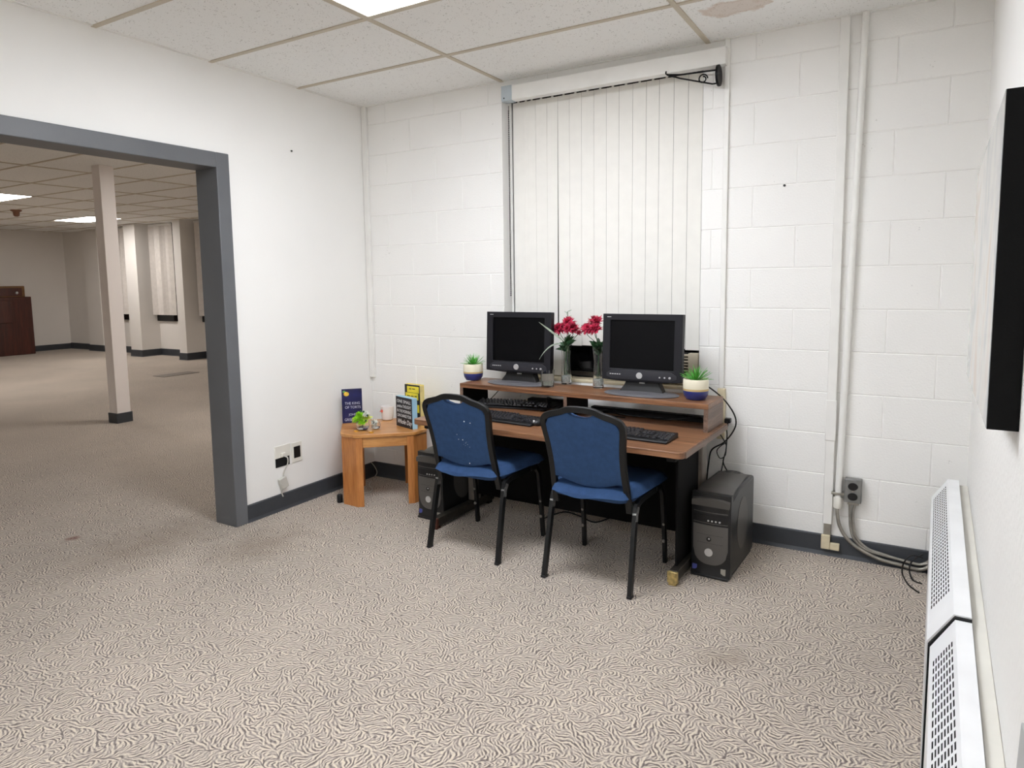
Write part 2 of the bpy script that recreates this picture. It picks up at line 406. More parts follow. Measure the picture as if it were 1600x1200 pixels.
    def build(s, name, mats, parent=None, bevel=0.0, seg=2, smooth=True, angle=40, loc=None):
        me = bpy.data.meshes.new(name); me.from_pydata(s.v, [], s.f)
        bm = bmesh.new(); bm.from_mesh(me); bmesh.ops.recalc_face_normals(bm, faces=bm.faces); bm.to_mesh(me); bm.free()
        if not isinstance(mats, (list, tuple)): mats = [mats]
        for m in mats: me.materials.append(m)
        if len(mats) > 1: me.polygons.foreach_set('material_index', s.mi)
        if smooth:
            me.polygons.foreach_set('use_smooth', [True]*len(me.polygons)); me.set_sharp_from_angle(angle=rad(angle))
        o = bpy.data.objects.new(name, me); COL.objects.link(o)
        if parent is not None: o.parent = parent
        if loc is not None: o.location = loc
        if bevel > 0:
            b = o.modifiers.new('bevel', 'BEVEL'); b.width = bevel; b.segments = seg; b.limit_method = 'ANGLE'; b.angle_limit = rad(35)
        return o

def tag(o, label, cat, group=None, kind=None):
    o['label'] = label; o['category'] = cat
    if group: o['group'] = group
    if kind: o['kind'] = kind
    return o
def thing(name, label, cat, loc=(0,0,0), rz=0.0, group=None):
    o = bpy.data.objects.new(name, None); COL.objects.link(o); o.empty_display_size = .05
    o.location = loc; o.rotation_euler = (0, 0, rz)
    return tag(o, label, cat, group)
def struct(o): o['kind'] = 'structure'; return o
KIDS = lambda o: [c for c in bpy.data.objects if c.parent == o]
def dup(root, loc, rz, label, group=None):
    def cp(o, par):
        c = o.copy(); COL.objects.link(c)
        if par is not None: c.parent = par
        for k in KIDS(o): cp(k, c)
        return c
    c = cp(root, None); c.location = loc; c.rotation_euler = (0, 0, rz); c['label'] = label
    if group: c['group'] = group
    return c
def text_mesh(name, body, size, m, parent, loc, rot, extrude=.0004, align='LEFT', sx=1.0, shear=0.0):
    cu = bpy.data.curves.new(name, 'FONT'); cu.body = body; cu.size = size; cu.extrude = extrude; cu.align_x = align; cu.shear = shear
    t = bpy.data.objects.new(name + '_tmp', cu); COL.objects.link(t)
    dg = bpy.context.evaluated_depsgraph_get(); me = bpy.data.meshes.new_from_object(t.evaluated_get(dg))
    bpy.data.objects.remove(t)
    me.name = name; me.materials.clear(); me.materials.append(m)
    o = bpy.data.objects.new(name, me); COL.objects.link(o); o.parent = parent; o.location = loc; o.rotation_euler = rot; o.scale = (sx, 1, 1)
    return o
def smooth_path(pts, k=6):
    """Catmull-Rom through the points"""
    P = [Vector(p) for p in pts]; out = []
    for i in range(len(P)-1):
        a = P[max(i-1,0)]; b = P[i]; c = P[i+1]; d = P[min(i+2,len(P)-1)]
        for j in range(k):
            t = j/k; out.append(.5*((2*b)+(c-a)*t+(2*a-5*b+4*c-d)*t*t+(3*b-a-3*c+d)*t**3))
    out.append(P[-1]); return out

W = 3.516; ZC = 2.565; C = 0.2032; YF = -6.6
exec_parts = []

# ================================================================== THE SETTING
struct(MB().box(-13.2, W + .2, YF - .2, 4.7, -.1, 0).build('floor', M['carpet'], smooth=False))

WX0, WX1, WZ0, WZ1 = 1.105, 2.308, .775, 2.47         # window opening in the block wall
def block_wall():
    mb = MB(); g = .004; dp = .0032
    for k in range(13):
        z0, z1 = k * C, min((k + 1) * C, ZC + .03)
        xs = [0.0]; x = .604 + (C if k % 2 else 0) - 2 * C
        while x < 1.7:
            if x > .02: xs.append(x)
            x += 2 * C
        x = 2.563 + (C if k % 2 else 0) - 2 * C
        xs.append(1.7)
        while x < W + .01:
            if x > 1.75: xs.append(x)
            x += 2 * C
        xs.append(W + .02)
        for i in range(len(xs) - 1):
            a, b = xs[i], xs[i + 1]
            regs = [(a, b, z0, z1)]
            if a < WX1 and b > WX0 and z0 < WZ1 and z1 > WZ0:      # cut the window out
                regs = []
                if a < WX0: regs.append((a, WX0, z0, z1))
                if b > WX1: regs.append((WX1, b, z0, z1))
                m0, m1 = max(a, WX0), min(b, WX1)
                if z0 < WZ0: regs.append((m0, m1, z0, WZ0))
                if z1 > WZ1: regs.append((m0, m1, WZ1, z1))
            for (p, q, r, s) in regs:
                gl = g if abs(p - a) < 1e-6 and abs(p - 1.7) > 1e-6 else 0; gr = g if abs(q - b) < 1e-6 and abs(q - 1.7) > 1e-6 else 0
                gb = g if abs(r - z0) < 1e-6 else 0; gt = g if abs(s - z1) < 1e-6 else 0
                o = [(p, dp, r), (q, dp, r), (q, dp, s), (p, dp, s)]
                j = .35
                n = [(p + gl, 0, r + gb), (q - gr, 0, r + gb), (q - gr, 0, s - gt), (p + gl, 0, s - gt)]
                m_ = [(p + gl * j, dp, r + gb * j), (q - gr * j, dp, r + gb * j), (q - gr * j, dp, s - gt * j), (p + gl * j, dp, s - gt * j)]
                vs = o + m_ + n
                fs = [(8, 9, 10, 11)]
                for e in range(4):
                    e2 = (e + 1) % 4
                    fs += [(e, e2, 4 + e2, 4 + e), (4 + e, 4 + e2, 8 + e2, 8 + e)]
                mb.add(vs, fs)
    # reveals of the opening
    y1 = .16
    e_ = .0012
    mb.add([(WX0+e_, 0, WZ0), (WX0+e_, y1, WZ0), (WX0+e_, y1, WZ1), (WX0+e_, 0, WZ1)], [(0, 1, 2, 3)])
    mb.add([(WX1-e_, 0, WZ0), (WX1-e_, y1, WZ0), (WX1-e_, y1, WZ1), (WX1-e_, 0, WZ1)], [(3, 2, 1, 0)])
    mb.add([(WX0, 0, WZ1-e_), (WX1, 0, WZ1-e_), (WX1, y1, WZ1-e_), (WX0, y1, WZ1-e_)], [(0, 1, 2, 3)])
    mb.add([(WX0, 0, WZ0-.0003), (WX1, 0, WZ0-.0003), (WX1, y1, WZ0-.0003), (WX0, y1, WZ0-.0003)], [(3, 2, 1, 0)])
    # the body of the wall behind the faces
    mb.box(-.14, WX0, .006, .2, 0, ZC + .1); mb.box(WX1, W + .2, .006, .2, 0, ZC + .1)
    mb.box(WX0, WX1, .006, .2, 0, WZ0 - .001); mb.box(WX0, WX1, .006, .2, WZ1 + .001, ZC + .1)
    return mb
struct(block_wall().build('wall_back', M['block'], smooth=False))

DY0, DY1, DZ = -1.15, -3.36, 2.045
wl = MB().box(-.14, 0, DY0, .02, 0, 2.75).box(-.14, 0, DY1, DY0, DZ, 2.75).box(-.14, 0, YF, DY1, 0, 2.75)
struct(wl.build('wall_left', M['wall'], smooth=False))
RW = rad(-1.55)       # the right wall is not quite square to the block wall
rwl = struct(MB().box(0, .25, YF - .3, .1, 0, 2.75).build('wall_right', M['wall_rough'], smooth=False, loc=(W, 0, 0))); rwl.rotation_euler = (0, 0, RW)
def xw(y): return W + math.tan(-RW) * y
struct(MB().box(-.14, W + .1, YF - .15, YF, 0, 2.75).build('wall_front', M['wall'], smooth=False))
# the other room
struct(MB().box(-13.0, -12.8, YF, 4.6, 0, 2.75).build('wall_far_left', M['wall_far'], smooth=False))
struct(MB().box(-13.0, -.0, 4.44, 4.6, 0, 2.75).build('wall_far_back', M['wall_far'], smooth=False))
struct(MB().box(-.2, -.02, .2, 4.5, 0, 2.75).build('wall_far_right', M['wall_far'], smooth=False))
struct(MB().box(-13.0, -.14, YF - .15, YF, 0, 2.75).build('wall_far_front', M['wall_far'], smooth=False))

# steel frame of the wide opening
dfr = bpy.data.objects.new('door_1', None); COL.objects.link(dfr); struct(dfr)
fi, fo = -1.197, -1.116
mb = MB().box(-.16, .022, fi, fo, 0, 2.09); mb.build('door_jamb', M['doorframe'], dfr, bevel=.004)
mb = MB().box(-.16, .022, DY1 - .04, DY1 + .042, 0, 2.09); mb.build('door_jamb', M['doorframe'], dfr, bevel=.004)
mb = MB().box(-.16, .0218, DY1 + .042, fi, 2.008, 2.09); mb.build('door_head', M['doorframe'], dfr, bevel=.004)

def baseboard(name, segs, h=.1, t=.012):
    mb = MB()
    for (ax, v, a, b, s) in segs:     # ax: 0 runs along x at y=v, 1 runs along y at x=v; s: side it stands out to
        pr = [(0, 0), (s * (t + .012), 0), (s * (t + .006), .006), (s * t, .016), (s * t, h - .004), (s * (t - .004), h), (0, h)]
        if ax == 0: mb.prism([(v + p, z) for p, z in pr], a, b, axis=0)
        else: mb.prism([(v + p, z) for p, z in pr], a, b, axis=1)
    return struct(mb.build(name, M['baseboard'], smooth=False))
baseboard('baseboard_back', [(0, -.0005, .0, W, -1)])
baseboard('baseboard_left', [(1, .0005, fo, -.014, 1), (1, .0005, YF, DY1 - .04, 1)])
bbr = baseboard('baseboard_right', [(1, -.0005, YF, -.016, -1)]); bbr.location = (W, 0, 0); bbr.rotation_euler = (0, 0, RW)
baseboard('baseboard_far_left', [(1, -12.8, YF, 4.43, 1)], h=.12)

# ceilings with their metal grid
def ceiling(name, x0, x1, y0, y1, z, gx, gy):
    o = struct(MB().box(x0, x1, y0, y1, z, z + .05).build(name, M['tile'], smooth=False))
    mb = MB(); x = gx
    while x > x0 + .01: x -= 1.2192
    x += 1.2192
    while x < x1: mb.box(x - .012, x + .012, y0, y1, z - .006, z + .001); x += 1.2192
    y = gy
    while y > y0 + .01: y -= .6096
    y += .6096
    while y < y1 - .02: mb.box(x0, x1, y - .012, y + .012, z - .0055, z + .001); y += .6096
    mb.build('ceiling_grid', M['grid'], o, smooth=False)
    e = MB().box(x0, x1, y1 - .02, y1, z - .004, z + .001).box(x0, x0 + .02, y0, y1, z - .004, z + .001).box(x1 - .02, x1, y0, y1, z - .004, z + .001)
    e.build('wall_angle', M['white'], o, smooth=False)
    return o
ceiling('ceiling', 0, W, YF, 0, ZC, 1.110, -.574)
ZF = 2.55
ceiling('ceiling_far', -12.8, -.14, YF, 4.44, ZF, -6.55, 1.0)

def troffer(x0, x1, y0, y1, z, em, label):
    t = thing('ceiling_light', label, 'ceiling light', ((x0+x1)/2, (y0+y1)/2, z), group='lay-in ceiling lights')
    a, b = (x1-x0)/2, (y1-y0)/2; f = .014
    mb = MB().box(-a, a, -b, -b+f, -.007, -.0003).box(-a, a, b-f, b, -.007, -.0003).box(-a, -a+f, -b+f, b-f, -.007, -.0003).box(a-f, a, -b+f, b-f, -.007, -.0003)
    mb.build('frame', M['grid'], t, smooth=False)
    MB().box(-a+f, a-f, -b+f, b-f, -.0045, -.0004).build('diffuser', M[em], t, smooth=False)
    return t
troffer(1.124, 2.317, -1.784, -1.196, ZC, 'emit', 'bright lay-in ceiling light panel nearest the window wall of the front room')
troffer(1.124, 2.317, -4.83, -4.24, ZC, 'emit', 'lay-in ceiling light panel behind the viewer in the front room')
troffer(-7.76, -6.56, .40, .99, ZF, 'emit_far', 'glowing ceiling light panel cut by the left photo edge, in the far room')
troffer(-9.88, -8.68, 2.80, 3.39, ZF, 'emit_far', 'glowing ceiling light panel just left of the square pillar, far room')
troffer(-2.6, -1.4, .9, 1.49, ZF, 'emit_far', 'unseen ceiling light panel added to light the far room pillar')  # extra lamp out of view, put in to brighten the pillar
troffer(-7.76, -6.56, -3.9, -3.3, ZF, 'emit_far', 'unseen ceiling light panel added to brighten the far room')  # extra lamp behind the left wall, added to lift the far room

# night window behind the blind
w1 = bpy.data.objects.new('window_1', None); COL.objects.link(w1); struct(w1)
mb = MB()
for (a, b, c, d) in ((WX0+.001, WX0+.04, WZ0, WZ1), (WX1-.04, WX1-.001, WZ0, WZ1), (WX0+.04, WX1-.04, WZ0+.022, WZ0+.05), (WX0+.04, WX1-.04, WZ1-.04, WZ1), (1.70, 1.73, WZ0+.05, WZ1-.04)):
    mb.box(a, b, .118, .155, c, d)
mb.build('window_frame', M['bronze'], w1, bevel=.003)
MB().box(WX0+.02, WX1-.02, .132, .142, WZ0+.02, WZ1-.02).build('window_pane', M['glassdark'], w1, smooth=False)
MB().box(WX0+.002, WX1-.002, -.0, .117, WZ0+.0005, WZ0+.018).build('window_sill', M['cream'], w1, bevel=.004)
MB().box(WX0+.0015, WX0+.016, .09, .1175, 1.03, WZ1-.002).build('jamb_liner', M['white'], w1, bevel=.002)
pl = aY(889, 570, .105); p0 = aY(845, 570, .105)
MB().box(p0.x-.12, pl.x-.03, .085, .117, WZ0+.0225, 1.03).build('filler_panel', M['white'], w1, bevel=.003)

# far room windows, pilasters and pillar
def fx(px, py, Y): return aY(px, py, Y).x
YW = 4.44
pilx = [(-9.80, -9.45), (-8.28, -8.08), (-11.62, -11.3)]
pils = [(fx(206, 552, 4.05), fx(223, 552, 4.05), 4.05), (fx(281.7, 556, 4.05), fx(293, 556, 4.05), 4.05), (fx(141, 545, 4.34), fx(163, 545, 4.34), 4.34)]
for i, (a, b, y) in enumerate(pils):
    struct(MB().box(a, b, y, 4.45, 0, 2.6).build('trim_%d' % (i + 1), M['wall_far'], smooth=False))
segs = [(0, 4.44, -12.8, -.2, -1)]
for (a, b, y) in pils: segs += [(0, y, a - .012, b + .012, -1), (1, b, y, 4.44, 1)]
baseboard('baseboard_far_back', segs, h=.13)

wins = [(fx(187, 490, YW), fx(208, 490, YW)), (fx(232, 493, YW), fx(282, 493, YW)), (fx(300, 496, YW), fx(345, 496, YW))]
BL = ['vertical blind in the far room just right of the square pillar', 'vertical blind in the far room between the two wall pilasters', 'vertical blind in the far room beside the grey door frame']
for i, (a, b) in enumerate(wins):
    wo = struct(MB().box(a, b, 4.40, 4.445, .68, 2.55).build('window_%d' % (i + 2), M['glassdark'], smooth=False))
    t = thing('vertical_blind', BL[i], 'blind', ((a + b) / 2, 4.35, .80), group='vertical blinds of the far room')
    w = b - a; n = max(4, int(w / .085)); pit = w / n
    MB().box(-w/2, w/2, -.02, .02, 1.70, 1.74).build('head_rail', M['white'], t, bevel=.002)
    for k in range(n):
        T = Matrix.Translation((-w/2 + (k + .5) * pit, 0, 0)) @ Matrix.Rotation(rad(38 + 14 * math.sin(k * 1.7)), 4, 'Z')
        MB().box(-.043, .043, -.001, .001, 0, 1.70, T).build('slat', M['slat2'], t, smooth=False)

pb = aZ(185, 662); ps = .155
px0, py0 = pb.x - .13, pb.y
pill = bpy.data.objects.new('pillar', None); COL.objects.link(pill); struct(pill)
MB().box(-3.675, -3.54, .165, .305, .0, ZF).build('shaft', M['pillar'], pill, bevel=.003)
mb = MB()
for (a, b, c, d) in ((-3.685, -3.53, .155, .165), (-3.685, -3.53, .305, .315), (-3.685, -3.675, .165, .305), (-3.54, -3.53, .165, .305)): mb.box(a, b, c, d, 0, .1)
mb.build('pillar_base', M['baseboard'], pill, smooth=False)

# the dark wooden cabinet at the far wall
t = thing('wooden_cabinet', 'tall dark wooden cabinet against the far wall of the other room', 'cabinet', (-12.5, 2.75, 0))
MB().box(-.28, .22, -.85, .72, 0, 1.18).build('body', M['mahogany'], t, bevel=.01)
MB().box(-.26, .20, -.80, .62, 1.18, 1.40).build('upper_case', M['walnutmid'], t, bevel=.008)
MB().box(.20, .215, -.78, .56, 1.20, 1.36).build('front_board', M['mahogany'], t, bevel=.004)
MB().box(.22, .25, -.80, .36, .66, 1.12).build('front_panel', M['mahogany'], t, bevel=.012)
MB().box(.25, .275, -.8, .02, .74, .775).build('handle', M['gold'], t, bevel=.005)
MB().ball((.225, .46, 1.26), .03).build('knob', M['silver'], t)
d = aZ(25, 328, ZF)
t = thing('smoke_detector', 'small brown smoke detector on the far room ceiling at left', 'smoke detector', (d.x, d.y, ZF))
MB().lathe([(.075, -.0005), (.075, -.015), (.05, -.03), (.0, -.032)], 20).build('base', M['brownplastic'], t)
MB().lathe([(.045, -.03), (.04, -.085), (.02, -.10), (0, -.10)], 16).build('sensor_head', M['brownplastic'], t)
fb = aZ(276, 585)
tag(MB().box(-.14, .14, -.3, .3, .0, .006).build('floor_box_cover', M['taupe'], loc=(fb.x, fb.y, .0005), bevel=.002), 'flat floor box cover on the far room carpet right of the pillar', 'floor cover')

# ================================================================== ON THE WALLS
# header channel over the window
hy = -.055
h0 = aY(783, 140, hy); h1 = aY(782, 161, hy); h2 = aY(1134, 97, hy); h3 = aY(1135, 66, hy)
hz0 = (h1.z + h2.z) / 2; hz1 = (h0.z + h3.z) / 2
t = thing('wall_channel', 'white metal wiring channel running above the vertical blind under the ceiling', 'cable channel', (h0.x, 0, hz0))
hw = h2.x - h0.x; hh = hz1 - hz0
MB().box(.07, hw, hy, -.0005, 0, hh).build('channel_cover', M['white'], t, bevel=.003)
o = MB().box(0, .0705, hy - .002, -.0005, -.002, hh + .002).build('end_cap', M['endcap'], t, bevel=.003); o['label'] = 'bluish grey end cap'
MB().disc((.02, hy - .002, .016), .004, (0, -1, 0), .002, 10).build('screw', M['black'], t)

# vertical blind
by = .085
bx = [802.4, 819.5, 825.5, 837.5, 854.9, 872, 890, 908.6, 928, 947.6, 967, 988.3, 1009.3, 1029.4, 1052, 1074.4, 1097]
bxs = [aY(p, 250, by).x for p in bx]
ztop = 2.449; zbot = .985
t = thing('vertical_blind', 'closed off-white vertical blind in the window behind the two monitors', 'blind', (WX0, by, zbot))
MB().box(.012, WX1 - WX0 - .012, -.012, .02, 2.459 - zbot, WZ1 - zbot - .001).build('head_rail', M['black'], t, bevel=.003)  # rail coloured black to carry the shade of the gap above the slats
for i in range(16):
    a, b = bxs[i] - WX0, bxs[i + 1] - WX0
    cx = (a + b) / 2; wdt = max(.03, b - a - .0022)
    T = Matrix.Translation((cx, 0, 0)) @ Matrix.Rotation(rad(2.5), 4, 'Z')
    mb = MB(); n = 6; vs = []
    for s_ in (0, 1):
        for k in range(n + 1):
            u = -wdt/2 + wdt * k / n; q = .0012 * (1 - (2*k/n - 1)**2) * -1
            for z in (0.003 * (i % 3), ztop - zbot):
                vs.append(T @ Vector((u - (.008 * k / n if (i == 4 and z < .1) else 0), q + .0012 * s_, z)))
    m_ = 2 * (n + 1); fs = []
    for k in range(n):
        fs += [(2*k, 2*k+2, 2*k+3, 2*k+1), (m_+2*k, m_+2*k+1, m_+2*k+3, m_+2*k+2), (2*k, m_+2*k, m_+2*k+2, 2*k+2), (2*k+1, 2*k+3, m_+2*k+3, m_+2*k+1)]
    fs += [(0, 1, m_+1, m_), (2*n, m_+2*n, m_+2*n+1, 2*n+1)]
    mb.add(vs, fs).build('slat', M['slat'], t, angle=50)
    MB().box(cx - .006, cx + .006, -.002, .003, ztop - zbot - .004, 2.459 - zbot).build('carrier_hook', M['slat'], t, smooth=False)
ch = MB()
zz = 2.40
while zz > 1.28: ch.ball((.018, -.035, zz - zbot), .0042, 6, 5); zz -= .0125
ch.tube([(.018, -.035, 2.43 - zbot), (.018, -.035, 1.28 - zbot)], .0015, 6)
ch.build('bead_chain', M['iron'], t)

# beige grille under the right end of the blind
t = thing('vent_grille', 'beige louvred vent grille under the right end of the blind behind the right monitor', 'vent', (0, 0, 0))
ga, gb, gz0, gz1 = 2.02, WX1 - .018, WZ0 + .023, .97
mb = MB().box(ga, gb, .095, .117, gz0, gz1); mb.build('backing', M['inner'], t, smooth=False)
mb = MB().box(2.235, gb, .045, .095, gz0, gz1).box(ga, ga + .03, .045, .095, gz0, gz1).box(ga + .03, 2.235, .045, .095, gz0, gz0 + .02)
mb.build('housing', M['beige'], t, bevel=.003)
z = gz0 + .024
while z < gz1 - .008:
    MB().box(ga + .03, 2.235, .05, .092, z, z + .007).build('louvre', M['beige'], t, smooth=False); z += .0165

# wrought iron bracket by the top of the window
by_ = -.055
c0 = aY(1123, 118, by_)
e0 = aY(1042, 117, by_); k0 = aY(1120, 131, by_); k1 = aY(1106, 109, by_); k2 = aY(1063, 120, by_)
t = thing('plant_bracket', 'black wrought iron scroll bracket mounted right of the blind near the top', 'wall bracket', tuple(c0))
MB().disc((-.006, 0, 0), .052, (1, 0, 0), .012, 28).build('mounting_plate', M['iron'], t, bevel=.002)
r = lambda p: Vector(p) - c0
MB().tube([(0, 0, .028), (r(k1).x, 0, .03), (r(k2).x, 0, r(k2).z + .01), tuple(r(e0))], .0045, 8).build('arm', M['iron'], t)
MB().tube([(0, 0, -.036), (-.03, 0, -.036), (r(k2).x, 0, r(k2).z - .008), (r(e0).x, 0, r(e0).z)], .004, 8).build('brace', M['iron'], t)
sp = []
for i in range(26):
    q = 2 * PI * i / 25 * 1.25; rr = .024 - .012 * i / 25
    sp.append((-.078 + rr * math.cos(q), 0, -.004 + rr * math.sin(q)))
MB().tube(sp, .0035, 7).build('scroll', M['iron'], t)
hk = [(r(e0).x + .004, 0, r(e0).z), (r(e0).x - .006, 0, r(e0).z + .006), (r(e0).x - .004, 0, r(e0).z + .018)]
MB().tube(hk, .004, 8).build('hook', M['iron'], t)
MB().box(-.012, .0, -.012, .0545, -.008, .008).build('standoff', M['iron'], t)

# white raceways on the block wall
def raceway(name, label, x0, x1, z0, z1, d, m, extra=None):
    t = thing(name, label, 'cable raceway', ((x0+x1)/2, 0, z0), group='wall raceways')
    w = (x1 - x0) / 2
    MB().box(-w, w, -d, -.0005, 0, z1 - z0).build('cover', m, t, bevel=.003)
    return t
raceway('cable_raceway', 'slim white raceway in the corner above the small oak table', .002, .044, .714, ZC - .004, .022, M['white'])
t = raceway('cable_raceway', 'slim vertical white raceway between the blind and the right wall pipes, ending behind the desk', 2.416, 2.441, .80, ZC - .004, .016, M['white'])
o = MB().box(-.018, .022, -.02, -.0005, -.27, -.0).build('lower_cover', M['cream'], t, bevel=.003); o['label'] = 'yellowed lower cover'
pr0 = aY(1285, 850); 
t = raceway('cable_raceway', 'wide white raceway running from ceiling to a cream elbow at the floor', 2.934, 2.976, .16, ZC - .004, .022, M['white'])
MB().box(-.024, .024, -.026, -.0005, .42, .62).build('joint_sleeve', M['white'], t, bevel=.003)
o = MB().box(-.016, .016, -.018, -.014, -.055, 0).build('bare_channel', M['conduit'], t, bevel=.001); o['label'] = 'bare grey metal channel'
mb = MB().box(-.024, .016, -.034, -.014, -.125, -.055).box(.016, .058, -.034, -.014, -.125, -.09)
o = mb.build('elbow', M['cream'], t, bevel=.003); o['label'] = 'cream elbow fitting'

# round pipe that turns into thin conduit along the floor
t = thing('wall_pipe', 'white round pipe from the ceiling bending into bare conduit along the baseboard', 'pipe', (3.012, -.02, 0), group='pipes by the outlet')
pt, pb_ = aY(1352, 60, -.02), aY(1309, 790, -.02)
MB().tube([(pt.x - 3.012, 0, ZC - .002), (pb_.x - 3.012, 0, .30)], .0155, 14).build('riser', M['white'], t)
MB().lathe([(.019, .25), (.021, .262), (.021, .30), (.018, .306)], 14, (pb_.x - 3.012, 0, 0)).build('coupling', M['offwhite'], t)
MB().box(pb_.x - 3.012 - .03, pb_.x - 3.012 + .03, -.018, .0195, .318, .330).build('strap', M['conduit'], t, bevel=.002)
qs = [(1308, 800), (1312, 822), (1324, 842), (1345, 859), (1375, 874), (1405, 882), (1438, 890)]
pp = [aY(a, b, -.034) for a, b in qs]
MB().tube(smooth_path([(pb_.x, -.02, .27)] + [tuple(p) for p in pp] + [(3.40, -.034, .05)], 5), .0085, 10).build('conduit', M['conduit'], t, loc=(-3.012, .02, 0))

# grey outlet box with its conduits
o0, o1 = aY(1321, 753, -.045), aY(1343, 784, -.045)
bw, bh = .074, .116
bc = aY(1332.5, 768, -.045)
t = thing('outlet_box', 'grey surface outlet box on the block wall right of the white pipe', 'power outlet', (bc.x, 0, bc.z))
MB().box(-bw/2, bw/2, -.042, -.0005, -bh/2, bh/2).build('box', M['boxgrey'], t, bevel=.004)
MB().box(-bw/2 + .002, bw/2 - .002, -.046, -.042, -bh/2 + .002, bh/2 - .002).build('cover_plate', M['boxgrey'], t, bevel=.0015)
for s_ in (.024, -.026):
    rc = MB().disc((0, -.046, s_), .0185, (0, -1, 0), .004, 24, rx=.0215).build('receptacle', M['black'], t, bevel=.001)
MB().disc((0, -.046, 0), .004, (0, -1, 0), .003, 10).build('screw', M['conduit'], t)
for dx, (qx) in ((-.012, 0), (.014, 5)):
    qs = [(1328 + qx, 800), (1329 + qx, 825), (1335 + qx, 843), (1352 + qx, 858), (1375 + qx, 866), (1405, 874), (1437, 882)]
    pts = [(dx, -.024, -bh/2 + .002)] + [tuple(aY(a, b, -.026) - Vector((bc.x, 0, bc.z))) for a, b in qs] + [(3.40 - bc.x, -.026, .06 - bc.z + (.012 if qx else 0))]
    MB().tube(smooth_path(pts, 5), .0065, 8).build('conduit', M['conduit'], t)
MB().box(-.022, .026, -.036, -.012, -bh/2 - .012, -bh/2).build('connector', M['conduit'], t, bevel=.002)

# nails
p = aY(1226, 290); tag(MB().disc((0, 0, 0), .006, (0, -1, 0), .008, 10).build('nail', M['black'], loc=(p.x, .0, p.z)), 'dark nail in the block wall between the slim raceway and the wide one', 'nail')
p = aX(455, 236); tag(MB().disc((0, 0, 0), .005, (1, 0, 0), .006, 10).build('nail', M['black'], loc=(0, p.y, p.z)), 'small nail in the left wall near the door frame corner', 'nail')

# plates low on the left wall
p0, p1 = aX(429, 699), aX(453, 724)
t = thing('phone_jack', 'broken white wall jack with an open dark lower half and a dangling cord', 'wall jack', (0, (p0.y + p1.y)/2, (p0.z + p1.z)/2))
MB().box(.0005, .007, -.06, .06, -.01, .065).build('plate', M['offwhite'], t, bevel=.002)
MB().box(.0005, .004, -.056, .052, -.066, -.01).build('open_box', M['inner'], t, bevel=.001)
MB().box(.007, .02, -.02, .01, -.004, .02).build('socket', M['offwhite'], t, bevel=.003)
hang = [(.014, -.005, 0), (.035, .008, -.01), (.03, .012, -.05), (.014, -.006, -.10), (.012, -.012, -.13)]
MB().tube(smooth_path(hang, 5), .004, 7).build('cord', M['cordwhite'], t)
T = Matrix.Translation((.014, -.014, -.165)) @ Matrix.Rotation(rad(16), 4, 'X')
MB().box(-.012, .012, -.026, .026, -.035, .035, T).build('hanging_module', M['cordwhite'], t, bevel=.004)
MB().tube([(.014, -.022, -.195), (.012, -.03, -.225), (.012, -.02, -.25)], .004, 6).build('cord_tail', M['cordwhite'], t)
p0, p1 = aX(456, 692), aX(470, 719)
t = thing('outlet_plate', 'white wall plate with black insert beside the oak table', 'power outlet', (0, (p0.y + p1.y)/2, (p0.z + p1.z)/2))
MB().box(.0005, .006, -.041, .041, -.062, .062).build('plate', M['offwhite'], t, bevel=.002)
MB().box(.006, .0085, -.026, .026, -.036, .036).build('insert', M['black'], t, bevel=.001)

# framed picture on the right wall
pf, pn = aX(1510, 592, 3.44), aX(1542, 657, 3.41)
za, zb = 1.055, 1.724
ym = (pf.y + pn.y)/2
t = thing('framed_picture', 'glossy picture in a deep black frame on the right wall above the heater', 'picture', (xw(ym), ym, (za + zb)/2), RW)
t.rotation_euler = (rad(-1.4), 0, RW)
hy2, hz2, dx = (pf.y - pn.y)/2, (zb - za)/2, xw(pn.y) - 3.41
fr = .012
mb = MB().box(-dx + .001, -dx + .004, -hy2 + fr, hy2 - fr, -hz2 + fr, hz2 - fr).box(-dx, -.0005, -hy2, -hy2 + fr, -hz2, hz2).box(-dx, -.0005, hy2 - fr, hy2, -hz2, hz2).box(-dx, -.0005, -hy2 + fr, hy2 - fr, -hz2, -hz2 + fr).box(-dx, -.0005, -hy2 + fr, hy2 - fr, hz2 - fr, hz2)
mb.build('frame', M['pictureframe'], t, smooth=False)
MB().box(-dx - .0012, -dx - .0001, -hy2 + .002, hy2, -hz2 + .001, hz2).build('print', M['picturefill'], t, smooth=False)

# ------------------------------------------------------------------ heater cabinets on the right wall
def slotted(mb, o, u, v, nu, nv, fu, fv, mu, mv, stag=False):
    """a plate with rows of slots: o origin, u/v full edge vectors; holes nu x nv; fu,fv hole share of a pitch; mu,mv margins (share)"""
    us = [0.0]; vs = [0.0]
    for i in range(nu):
        a = mu + (1 - 2*mu) * (i + .5 - fu/2) / nu; us += [a, a + (1 - 2*mu) * fu / nu]
    us.append(1.0)
    for i in range(nv):
        a = mv + (1 - 2*mv) * (i + .5 - fv/2) / nv; vs += [a, a + (1 - 2*mv) * fv / nv]
    vs.append(1.0)
    P = [[o + u*a + v*b for b in vs] for a in us]; n = len(vs)
    flat = [p for row in P for p in row]; fs = []
    for i in range(len(us)-1):
        for j in range(len(vs)-1):
            if i % 2 == 1 and j % 2 == 1: continue
            fs.append((i*n+j, (i+1)*n+j, (i+1)*n+j+1, i*n+j+1))
    mb.add(flat, fs)
